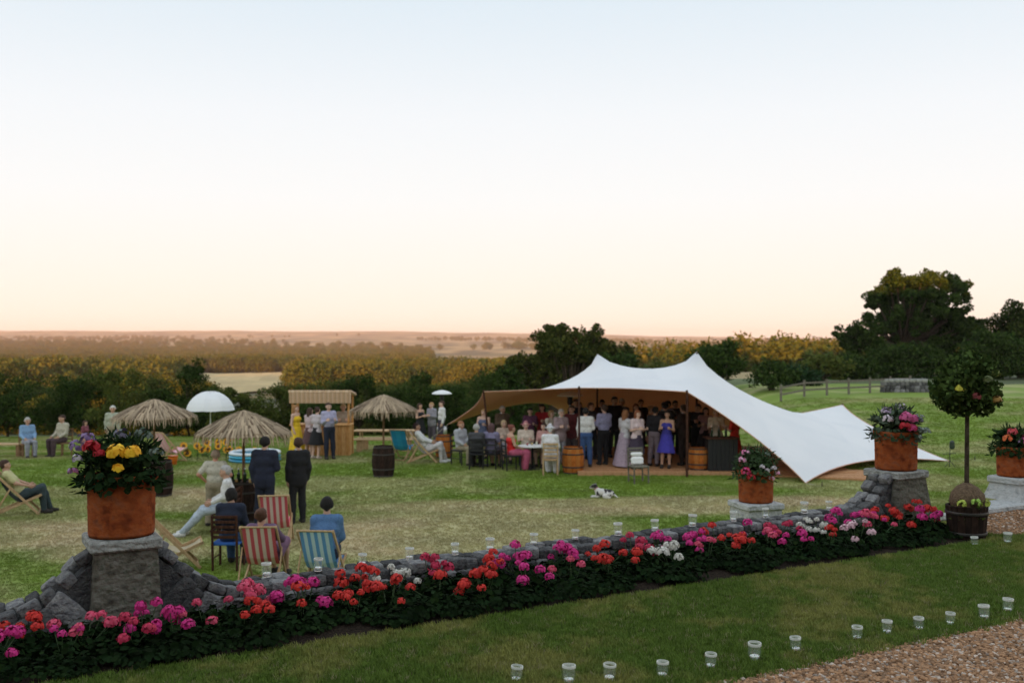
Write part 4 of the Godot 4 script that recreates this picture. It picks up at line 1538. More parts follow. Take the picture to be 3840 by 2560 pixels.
func terrace() -> void:
	var d := (WALL_B - WALL_A).normalized()
	var back := Vector3(d.z, 0, -d.x) # towards the garden side (away from the camera)
	if back.z > 0:
		back = -back
	var front := -back
	var yaw := atan2(-d.z, d.x)
	var e0 := WALL_A - d * 26 + back * 0.16
	var e1 := WALL_B + d * 0.3 + back * 0.16
	var e2 := Vector3(7.6, 0, -12.0)
	var grass := M.soil.duplicate() as StandardMaterial3D
	grass = tmat(noise_tex(60, 0.03, [Color(0.06, 0.095, 0.016), Color(0.10, 0.14, 0.028), Color(0.19, 0.195, 0.05), Color(0.24, 0.22, 0.08)], 256), 0.7, 1.0, true, 1.5)
	poly([Vector2(e0.x, e0.z), Vector2(e1.x, e1.z), Vector2(e2.x, e2.z), Vector2(34, -12), Vector2(34, 11.6), Vector2(-25, 11.6)], 0.0, grass, "terrace", 2.3)
	# gravel drive, its edge parallel to the wall, and the path to the garden steps
	var g0 := Vector3(1.126, 0, -5.11)
	var gd := Vector3(0.877, 0, -0.48)
	var ga := g0 - gd * 14
	var gb := g0 + gd * 5.2
	poly([Vector2(ga.x, ga.z), Vector2(gb.x, gb.z), Vector2(11, -7.6), Vector2(11, 11.4), Vector2(-9, 11.4)], 0.006, M.gravel, "gravel_drive")
	poly([Vector2(4.3, -9.05), Vector2(5.4, -8.75), Vector2(8, -9.2), Vector2(7.4, -11.5), Vector2(4.5, -9.95)], 0.006, M.gravel, "gravel_path")
	var s := Shape.new()
	s.box(Transform3D.IDENTITY, Vector3(0.5, 0.35, 0.5), 0.2)
	rng.seed = 41
	var sp := []
	var cl := []
	var peb := stone_mesh(9)
	while sp.size() < 26000:
		var p := Vector3(rng.randf_range(0.6, 3.9), 0.008, rng.randf_range(-6.7, -4.4))
		if sp.size() > 22500:
			p = Vector3(rng.randf_range(4.3, 6.2), 0.008, rng.randf_range(-10.3, -8.9))
			if p.z < -9.95 - (p.x - 4.5) * 0.5 or p.z > -9.0:
				continue
		elif (p - g0).cross(gd).y < rng.randf_range(-0.05, 0.02):
			continue
		var r := rng.randf_range(0.008, 0.026)
		sp.append(Transform3D(Basis(rdir(), rng.randf() * TAU).scaled(Vector3(r, r * 0.7, r)), p))
		var g := rng.randf_range(0.5, 1.5)
		cl.append(Color(0.30 * g, 0.165 * g, 0.085 * g) if rng.randf() < 0.85 else Color(0.42 * g, 0.34 * g, 0.28 * g))
	var gm := vmat(0.95)
	scatter("gravel", "loose reddish brown gravel at the lower right", peb, gm, sp, cl)
	# flower bed soil
	var b0 := WALL_A - d * 1.6
	var b1 := WALL_B - d * 0.1
	var bed := Shape.new()
	for k in 60:
		for q in 5:
			var c := []
			for e in [[0, 0], [1, 0], [1, 1], [0, 1]]:
				var t: float = (k + e[0]) / 60.0
				var f: float = (q + e[1]) / 5.0
				var w := lerpf(0.78, 0.86, t)
				var pp := b0.lerp(b1, t) + front * (0.13 + w * f)
				pp.y = 0.005 + 0.055 * sin(PI * pow(f, 0.6)) + 0.012 * noise_a.get_noise_2d(pp.x * 300, pp.z * 300)
				c.append(pp)
			bed.quad(c[0], c[3], c[2], c[1])
	struct("flower_bed_soil", bed.mesh(), M.soil)
	# rubble wall with coping that sweeps up to the piers
	var wall := thing("rubble_wall", "low grey rubble garden wall sweeping up to stone piers behind the geraniums", "wall")
	var top_at := func(s_: float, L: float) -> float:
		# s_ is metres from the left pier; concave sweeps at both ends
		var e := minf(absf(s_) - 0.22, L - 0.22 - s_)
		if s_ < 0:
			e = absf(s_) - 0.22
		return 0.15 + 0.30 * pow(clampf(1.0 - e / 0.5, 0, 1), 2.0)
	var L := WALL_A.distance_to(WALL_B)
	var core := Shape.new()
	var q0 := -1.7
	while q0 < L - 0.05:
		var q1 := q0 + 0.1
		var h0: float = top_at.call(q0, L)
		var h1: float = top_at.call(q1, L)
		var a := WALL_A + d * q0
		var b := WALL_A + d * q1
		var f := front * 0.12
		var up0 := Vector3(0, h0 - 0.03, 0)
		var up1 := Vector3(0, h1 - 0.03, 0)
		var dn := Vector3(0, -2.3, 0)
		core.quad(a + f + dn, a + f + up0, b + f + up1, b + f + dn)
		core.quad(a - f + up0, a - f + dn, b - f + dn, b - f + up1)
		core.quad(a + f + up0, a - f + up0, b - f + up1, b + f + up1)
		q0 = q1
	part("core", core.mesh(), M.stones[0], wall)
	var sm := []
	for k in 6:
		sm.append(stone_mesh(k))
	rng.seed = 55
	for row in 3:
		var q := -1.7
		while q < L - 0.2:
			var l := rng.randf_range(0.075, 0.14)
			var m := q + l / 2
			var y: float = top_at.call(m, L)
			if absf(m) > 0.2:
				var sl: float = (float(top_at.call(m + 0.05, L)) - float(top_at.call(m - 0.05, L))) / 0.1
				var p := WALL_A + d * m
				var sz := Vector3(l, rng.randf_range(0.06, 0.085), rng.randf_range(0.11, 0.14))
				if row == 2:
					p += front * 0.115 + Vector3(0, y * 0.45, 0)
					sz = Vector3(l, y * 0.75, 0.08)
				else:
					p += front * (0.07 if row == 0 else -0.07) + Vector3(0, y + rng.randf_range(-0.012, 0.02), 0)
				var bs := Basis(Vector3.UP, yaw + rng.randf_range(-0.12, 0.12)) * Basis(Vector3.BACK, atan(sl)) * Basis(Vector3.RIGHT, rng.randf_range(-0.1, 0.1))
				part("stone", sm[rng.randi() % 6], M.stones[rng.randi() % 5], wall, Transform3D(bs * Basis.from_scale(sz * 1.08), p))
			q += l * 0.97
	# piers and pots
	pier("tall weathered stone pier on the left under a big terracotta pot", WALL_A, yaw, 0.42, 0.36, 0.57, M.pier, M.cap)
	pier("weathered stone pier on the right where the wall sweeps up", WALL_B, yaw, 0.52, 0.38, 0.52, M.pier, M.cap)
	pier("pale stone pier rising from the lawn behind the wall", Vector3(2.79, -2.0, -11.4), 0.3, 0.50, 0.42, 1.92, M.pale_stone, M.pale_stone)
	pier("pale stone pedestal at the right edge beside the path", Vector3(5.42, 0.06, -10.75), yaw, 0.46, 0.34, 0.24, M.pale_stone, M.pale_stone)
	pot("big shaded terracotta pot on the left pier", WALL_A + Vector3(0, 0.572, 0), 0.2, 0.37)
	pot("orange terracotta pot on the right pier", WALL_B + Vector3(0, 0.522, 0), 0.2, 0.37)
	pot("terracotta pot on the pale pier in front of the tent", Vector3(2.79, -0.078, -11.4), 0.2, 0.36)
	pot("terracotta pot at the right edge on a pale pedestal", Vector3(5.42, 0.302, -10.75), 0.18, 0.32)
	var dk := Color(0.012, 0.026, 0.010)
	var gn := Color(0.03, 0.055, 0.02)
	var silver := Color(0.16, 0.20, 0.17)
	var yel := [Color(0.85, 0.55, 0.02), Color(0.85, 0.42, 0.01)]
	var red := [Color(0.6, 0.015, 0.03), Color(0.4, 0.01, 0.02)]
	var pink := [Color(0.7, 0.16, 0.36), Color(0.62, 0.06, 0.22)]
	var lilac := [Color(0.30, 0.20, 0.36), Color(0.16, 0.10, 0.24)]
	var white := [Color(0.72, 0.68, 0.68), Color(0.6, 0.5, 0.55)]
	pot_plants("dark bushy planting with yellow, crimson and lilac blooms in the left pot", WALL_A + Vector3(0, 0.92, 0), 0.26, 0.27, 1700, dk, gn, [
		[Vector3(0.055, 0.17, 0.22), 0.055, 40, 0.022, yel[0], yel[1]], [Vector3(0.14, 0.165, 0.20), 0.05, 36, 0.022, yel[0], yel[1]], [Vector3(0.075, 0.08, 0.25), 0.03, 18, 0.018, yel[0], yel[1]],
		[Vector3(-0.10, 0.20, 0.21), 0.05, 36, 0.02, red[0], red[1]], [Vector3(-0.05, 0.17, 0.22), 0.03, 16, 0.018, red[1], red[1]],
		[Vector3(-0.17, 0.235, 0.11), 0.055, 36, 0.013, lilac[0], lilac[1]], [Vector3(-0.24, 0.19, 0.08), 0.05, 30, 0.013, lilac[0], lilac[1]], [Vector3(-0.20, 0.13, 0.17), 0.03, 14, 0.013, white[0], lilac[0]], [Vector3(-0.23, 0.05, 0.16), 0.03, 14, 0.013, pink[0], lilac[0]], [Vector3(0.02, 0.26, 0.05), 0.05, 26, 0.013, silver, lilac[1]], [Vector3(0.14, 0.25, 0.02), 0.06, 30, 0.014, silver, gn], [Vector3(0.25, 0.15, 0.1), 0.05, 24, 0.013, silver, gn]], 71)
	pot_plants("pink and crimson blooms with silver trailing leaves in the right pot", WALL_B + Vector3(0, 0.87, 0), 0.25, 0.26, 1100, gn, Color(0.10, 0.13, 0.09), [
		[Vector3(0.02, 0.16, 0.2), 0.06, 40, 0.02, pink[0], pink[1]], [Vector3(0.09, 0.14, 0.18), 0.05, 34, 0.02, pink[0], pink[1]], [Vector3(0.0, 0.08, 0.22), 0.05, 30, 0.02, red[0], red[1]], [Vector3(0.07, 0.06, 0.21), 0.05, 30, 0.02, red[1], pink[1]],
		[Vector3(-0.13, 0.14, 0.14), 0.05, 30, 0.018, white[0], white[1]], [Vector3(-0.11, 0.20, 0.06), 0.06, 34, 0.014, lilac[0], white[1]], [Vector3(0.05, 0.24, 0.0), 0.06, 30, 0.014, silver, white[1]], [Vector3(0.19, 0.13, 0.08), 0.06, 34, 0.014, lilac[0], silver], [Vector3(0.16, 0.03, 0.16), 0.05, 28, 0.014, silver, Color(0.4, 0.48, 0.4)], [Vector3(0.24, 0.02, 0.12), 0.05, 28, 0.014, silver, Color(0.4, 0.48, 0.4)], [Vector3(0.15, -0.03, 0.17), 0.035, 16, 0.014, silver, Color(0.4, 0.48, 0.4)]], 72)
	pot_plants("trailing pink and white flowers in the pot before the tent", Vector3(2.79, 0.26, -11.4), 0.27, 0.28, 1100, gn, Color(0.07, 0.11, 0.05), [
		[Vector3(-0.14, 0.22, 0.1), 0.05, 26, 0.016, pink[0], white[1]], [Vector3(-0.18, 0.14, 0.12), 0.05, 26, 0.016, pink[0], white[1]], [Vector3(-0.15, 0.02, 0.18), 0.06, 34, 0.018, red[0], pink[1]], [Vector3(-0.10, -0.04, 0.2), 0.05, 26, 0.018, red[0], red[1]],
		[Vector3(0.08, 0.04, 0.2), 0.03, 14, 0.015, white[0], white[1]], [Vector3(0.16, 0.06, 0.17), 0.035, 16, 0.015, white[0], white[1]], [Vector3(0.02, 0.08, 0.22), 0.03, 14, 0.015, white[0], white[1]], [Vector3(0.21, 0.0, 0.14), 0.03, 14, 0.015, white[0], pink[0]], [Vector3(0.13, -0.05, 0.2), 0.03, 14, 0.015, white[0], pink[0]], [Vector3(0.1, 0.2, 0.08), 0.05, 22, 0.014, silver, gn]], 73)
	pot_plants("orange and magenta flowers in the pot at the right edge", Vector3(5.42, 0.61, -10.75), 0.25, 0.22, 1000, dk, gn, [
		[Vector3(-0.14, 0.1, 0.14), 0.05, 30, 0.02, Color(0.7, 0.12, 0.04), Color(0.7, 0.2, 0.05)], [Vector3(-0.07, 0.17, 0.1), 0.05, 30, 0.02, Color(0.65, 0.1, 0.12), red[0]], [Vector3(0.0, 0.07, 0.2), 0.06, 34, 0.02, pink[1], lilac[0]], [Vector3(0.08, 0.12, 0.14), 0.06, 34, 0.02, pink[1], red[1]]], 74)
	# pale coping slabs along the terrace edge right of the pier
	var ks := thing("coping_edge", "row of pale coping slabs along the terrace edge on the right", "kerb")
	for k in 9:
		var p := WALL_B + d * (0.42 + k * 0.44) + back * 0.02
		p.y = 0.03
		if k == 1:
			continue
		part("slab", boxm(Vector3(0.21, 0.03, 0.17), 0.012), M.pale_stone, ks, Transform3D(Basis(Vector3.UP, yaw + rng.randf_range(-0.03, 0.03)), p))
	topiary()
	geranium_protos()
	rng.seed = 81
	# colours along the bed from the left, as the photograph shows them
	var order := ["crimson", "red", "magenta", "red", "crimson", "magenta", "red", "magenta", "pink", "crimson", "magenta", "magenta", "pink", "red", "pink", "red", "magenta", "red", "red", "red", "white", "red", "crimson", "red", "red", "magenta", "magenta", "pink", "magenta", "red", "red", "red", "crimson", "white", "magenta", "pink", "magenta", "red", "red", "pink", "magenta", "magenta", "crimson", "red", "white", "pale pink", "magenta", "pink", "magenta", "red", "red", "magenta", "red"]
	var count := {}
	for k in order.size():
		var t := (k + 0.5) / order.size()
		var row := k % 2
		var p := b0.lerp(b1, t) + front * (0.30 if row == 0 else 0.62) + d * rng.randf_range(-0.05, 0.05)
		p += front * rng.randf_range(-0.06, 0.06)
		p.y = 0.03
		var c: String = order[k]
		var n: int = count.get(c, 0)
		count[c] = n + 1
		if (p - WALL_A).length() < 0.5:
			p += front * 0.12
		geranium("%s %s geranium from the left in the bed before the wall" % [ORD[n], c], p, c, rng.randi_range(6, 10) if row == 0 else rng.randi_range(3, 7), rng.randf_range(0.92, 1.08) if row == 0 else rng.randf_range(0.85, 1.1))
	# low leafy filler that covers the soil
	sp = []
	cl = []
	for k in 520:
		var p := b0.lerp(b1, rng.randf()) + front * rng.randf_range(0.16, 0.86)
		p.y = 0.02
		sp.append(Transform3D(Basis(Vector3.UP, rng.randf() * TAU).scaled(Vector3.ONE * rng.randf_range(0.5, 0.95)), p))
		var g := rng.randf_range(0.4, 0.95)
		cl.append(Color(g, g, g))
	scatter("ground_cover", "low dark leaves covering the soil of the flower bed", cache.ger_leaf[0], M.leaf, sp, cl)
	# candle jars on the wall and along the drive
	var wj := [0.129, 0.179, 0.224, 0.275, 0.327, 0.368, 0.422, 0.476, 0.535, 0.588, 0.644, 0.709, 0.763, 0.83, 0.875]
	for k in wj.size():
		var p: Vector3 = WALL_A + d * (wj[k] * L) + back * 0.03
		p.y = float(top_at.call(wj[k] * L, L)) + 0.045
		jar("%s candle jar from the left on top of the wall" % ORD[k], p, "candle jars on the wall")
	var gj := [[0.02, -5.11], [0.29, -5.09], [0.5, -5.13], [0.78, -5.18], [1.06, -5.32], [1.33, -5.46], [1.6, -5.61], [2.02, -5.83], [2.24, -5.95], [2.46, -6.02], [2.7, -6.14], [2.97, -6.26], [3.2, -6.43]]
	for k in gj.size():
		jar("%s candle jar from the left in the grass along the gravel edge" % ORD[k], Vector3(gj[k][0], 0.0, gj[k][1]), "candle jars along the drive")
	var rj := [[3.95, -8.5], [4.28, -8.6], [4.55, -8.66], [4.52, -8.4]]
	for k in 4:
		jar(["candle jar in front of the topiary's dark planter", "left candle jar beside the path right of the planter", "right candle jar beside the path right of the planter", "front candle jar right of the topiary's planter"][k], Vector3(rj[k][0], 0.0, rj[k][1]), "candle jars by the path")

func topiary() -> void:
	rng.seed = 90
	var pos := Vector3(4.04, 0, -8.85)
	var t := thing("planter", "dark wooden tub under the lollipop topiary on the terrace", "planter", pos)
	var st := boxm(Vector3(0.028, 0.15, 0.012), 0.004)
	for k in 18:
		var a := TAU * k / 18
		part("stave", st, M.oak[k % 2], t, Transform3D(Basis(Vector3.UP, a) * Basis(Vector3.RIGHT, 0.08), Vector3(sin(a) * 0.152, 0.15, cos(a) * 0.152)))
	for y in [0.06, 0.24]:
		part("hoop", lathem([Vector2(0.158 + y * 0.06, y - 0.012), Vector2(0.166 + y * 0.06, y - 0.012), Vector2(0.166 + y * 0.06, y + 0.012), Vector2(0.158 + y * 0.06, y + 0.012)], 28), M.hoop, t)
	part("soil", lathem([Vector2(0.001, 0.27), Vector2(0.15, 0.265)], 20), M.soil, t)
	var b := thing("root_ball", "brown hessian wrapped root ball at the foot of the topiary", "root ball", pos + Vector3(0, 0.26, 0))
	part("sacking", lathem([Vector2(0.12, 0.0), Vector2(0.155, 0.07), Vector2(0.14, 0.14), Vector2(0.09, 0.2), Vector2(0.03, 0.235), Vector2(0.001, 0.24)], 24, 0.05), tmat(noise_tex(61, 0.06, [Color(0.09, 0.06, 0.04), Color(0.2, 0.14, 0.09)], 128), 4.0, 1.0, true, 1.5), b)
	part("knot", rod(Vector3(-0.03, 0.2, 0.05), Vector3(0.03, 0.2, 0.05), 0.015, 0.012), M.rope, b)
	pot_plants("yellow green flowers round the rim of the topiary tub", pos + Vector3(0, 0.27, 0.02), 0.16, 0.08, 160, Color(0.05, 0.09, 0.02), Color(0.12, 0.17, 0.03), [[Vector3(-0.11, 0.06, 0.13), 0.04, 22, 0.016, Color(0.55, 0.6, 0.1), Color(0.4, 0.5, 0.08)], [Vector3(0.0, 0.075, 0.16), 0.04, 22, 0.016, Color(0.4, 0.6, 0.1), Color(0.3, 0.5, 0.08)], [Vector3(0.10, 0.06, 0.13), 0.04, 22, 0.016, Color(0.55, 0.6, 0.1), Color(0.4, 0.5, 0.08)]], 91)
	var o := thing("topiary_tree", "lollipop topiary with round crown and yellow blooms right of the pier", "tree", pos + Vector3(0, 0.49, 0))
	part("trunk", rod(Vector3(0, -0.02, 0), Vector3(0.005, 0.75, 0), 0.021, 0.018, 9), M.bark, o)
	rng.seed = 92
	var cr := Shape.new()
	for k in 40:
		var dd := rdir()
		leafball(cr, Vector3(0, 0.87, 0) + dd * 0.21, Vector3(0.115, 0.105, 0.115), 80, 0.055, Color(0.022, 0.04, 0.012), Color(0.085, 0.13, 0.035), 0.3)
	part("crown", cr.mesh(), M.leaf, o)
	for e in [[Vector3(-0.16, 0.85, 0.22), Color(0.7, 0.65, 0.08)], [Vector3(0.17, 0.75, 0.2), Color(0.42, 0.24, 0.06)], [Vector3(0.06, 0.93, 0.27), Color(0.12, 0.15, 0.05)], [Vector3(-0.04, 0.78, 0.27), Color(0.2, 0.03, 0.03)], [Vector3(0.2, 0.97, 0.12), Color(0.25, 0.28, 0.06)]]:
		var s := Shape.new()
		blossom(s, Vector3.ZERO, 0.04, 26, 0.018, e[1], (e[1] as Color) * 0.8)
		part("blossom", s.mesh(), M.petal, o, Transform3D(Basis.IDENTITY, e[0]))

# ---------------------------------------------------------------- tent
func tent() -> void:
	var NU := 41
	var NV := 25
	var A := Vector3(-0.89, 0.19, -31); var Lc := Vector3(-2.11, -0.99, -33); var B := Vector3(1.92, 0.42, -28.5); var C := Vector3(4.83, 0.36, -27.5)
	var Fr := Vector3(7.72, -1.97, -26.2); var R := Vector3(13.61, -1.97, -31); var BR := Vector3(11.62, -0.47, -35); var K := Vector3(2.73, -1.6, -37)
	var Mm := Vector3(1.01, -0.14, -36); var P1 := Vector3(2.74, 1.35, -32); var P2 := Vector3(5.75, 1.43, -31); var Q := Vector3(7.2, -1.9, -38)
	var pins := {Vector2i(0, 0): A, Vector2i(12, 0): B, Vector2i(22, 0): C, Vector2i(40, 0): Fr, Vector2i(0, 24): Lc, Vector2i(8, 24): Mm, Vector2i(15, 24): K, Vector2i(26, 24): Q, Vector2i(40, 24): BR, Vector2i(40, 13): R, Vector2i(16, 12): P1, Vector2i(25, 12): P2}
	var P := PackedVector3Array()
	P.resize(NU * NV)
	var pinned := PackedByteArray()
	pinned.resize(NU * NV)
	for i in NU:
		for j in NV:
			var u := i / 40.0
			var v := j / 24.0
			P[i * NV + j] = A.lerp(Fr, u).lerp(Lc.lerp(BR, u), v)
	for k in pins:
		P[k.x * NV + k.y] = pins[k]
		pinned[k.x * NV + k.y] = 1
	# cable net: stiff edges, stiffer seams over the ridge poles, relaxed to its tension shape
	var wu := PackedFloat32Array()
	var wv := PackedFloat32Array()
	wu.resize(NU * NV); wv.resize(NU * NV)
	for i in NU:
		for j in NV:
			var a := 1.0
			var b := 1.0
			if j == 0: a = 30.0
			elif j == 24: a = 30.0 if i < 25 else 14.0
			elif i < 25 and j == 12: a = 4.0
			elif i < 25 and (j == 11 or j == 13): a = 2.0
			elif i < 33 and absi(j - 12) < 2: a = 2.5
			if i == 0: b = 90.0
			elif i == 40: b = 12.0
			elif i == 16 or i == 25: b = 4.0
			elif [15, 17, 24, 26].has(i): b = 2.0
			wu[i * NV + j] = a
			wv[i * NV + j] = b
	# a seam runs from the right peak to the raised back corner
	var diag := {}
	var prev := 25 * NV + 12
	for q in range(1, 16):
		var k := (25 + q) * NV + 12 + roundi(q * 0.8)
		diag[k] = diag.get(k, []) + [prev]
		diag[prev] = diag.get(prev, []) + [k]
		prev = k
	for it in 320:
		for i in NU:
			for j in NV:
				var k := i * NV + j
				if pinned[k]:
					continue
				var s := Vector3.ZERO
				var w := 0.0
				if i > 0: s += P[k - NV] * wu[k - NV]; w += wu[k - NV]
				if i < NU - 1: s += P[k + NV] * wu[k]; w += wu[k]
				if j > 0: s += P[k - 1] * wv[k - 1]; w += wv[k - 1]
				if j < NV - 1: s += P[k + 1] * wv[k]; w += wv[k]
				if diag.has(k):
					for e in diag[k]:
						s += P[e] * 3.5
						w += 3.5
				P[k] += (s / w - P[k]) * 1.7
	var idx := PackedInt32Array()
	for i in NU - 1:
		for j in NV - 1:
			var k := i * NV + j
			for e in [k, k + 1, k + NV + 1, k, k + NV + 1, k + NV]:
				idx.append(e)
	var nrm := smooth_normals(P, idx)
	var flipped := nrm[20 * NV + 6].y < 0
	if flipped:
		for k in nrm.size():
			nrm[k] = -nrm[k]
	var low := P.duplicate()
	var nlow := nrm.duplicate()
	for k in P.size():
		low[k] = P[k] - nrm[k] * 0.012
		nlow[k] = -nrm[k]
	var t := thing("stretch_tent", "large white stretch tent with two peaks and tan lining over the guests", "tent")
	var idr := PackedInt32Array()
	for k in range(0, idx.size(), 3):
		idr.append_array([idx[k], idx[k + 2], idx[k + 1]])
	if flipped:
		var sw := idx
		idx = idr
		idr = sw
	part("canopy", amesh(P, nrm, idx), M.tent_white, t)
	part("lining", amesh(low, nlow, idr), M.tent_tan, t)
	# hem tape along the edge
	var hem := Shape.new()
	var ring := []
	for i in NU: ring.append(P[i * NV])
	for j in range(1, NV): ring.append(P[40 * NV + j])
	for i in range(NU - 2, -1, -1): ring.append(P[i * NV + 24])
	for j in range(NV - 2, -1, -1): ring.append(P[j])
	var rr := []
	for p in ring: rr.append(0.014)
	hem.tube(ring, rr, 6)
	part("hem", hem.mesh(), M.tent_tan, t)
	for e in [A, B, C, P1, P2, BR, Mm]:
		var g := ground(e.x, e.z)
		var foot := Vector3(e.x + (0.25 if e == A else 0.0), g, e.z)
		part("pole", rod(foot, e + Vector3(0, 0.05 if e != P1 and e != P2 else -0.02, 0), 0.035, 0.03, 9), M.dark_wood, t)
	for e in [Vector3(4.97, 0.25, -28.2), Vector3(5.1, 0.3, -29.0)]:
		part("pole", rod(Vector3(e.x, ground(e.x, e.z), e.z), e, 0.03, 0.028, 9), M.dark_wood, t)
	for e in [[Lc, Vector3(-3.4, 0, -34)], [BR, Vector3(13.2, 0, -37)], [Fr, Vector3(8.0, 0, -25.7)], [R, Vector3(14.5, 0, -31.2)]]:
		var p: Vector3 = e[1]
		p.y = ground(p.x, p.z)
		part("guy_rope", rod(e[0], p, 0.008, 0.008, 5), M.rope, t)
		part("peg", rod(p - Vector3(0, 0.1, 0), p + Vector3(0, 0.14, 0), 0.014, 0.012, 6), M.dark_metal, t)
	# wooden dance floor
	var fl := thing("dance_floor", "orange brown boarded floor under the tent", "floor", Vector3(0, -1.97, 0))
	var bm := boxm(Vector3(3.9, 0.05, 0.073), 0.005)
	for k in 46:
		part("board", bm, M.plank[(k * 5) % 3], fl, at(5.75, 0.02, -28.0 - k * 0.148))
	var fm := boxm(Vector3(3.9, 0.06, 0.02), 0.005)
	part("front_edge", fm, M.plank[2], fl, at(5.75, 0.0, -27.895))
	var f2 := thing("floor_mat", "brown boarded walkway under the tent's right edge", "floor", Vector3(0, -1.97, 0))
	for k in 13:
		part("board", boxm(Vector3(2.0, 0.03, 0.073), 0.005), M.plank[k % 3], f2, Transform3D(Basis(Vector3.UP, -0.35), Vector3(8.9, 0.02, -26.9) + Vector3(sin(-0.35), 0, cos(-0.35)) * (-k * 0.15)))

# ---------------------------------------------------------------- garden things
func gp(x: float, d: float, lift := 0.0) -> Vector3:
	return Vector3(x, ground(x, -d) + lift, -d)

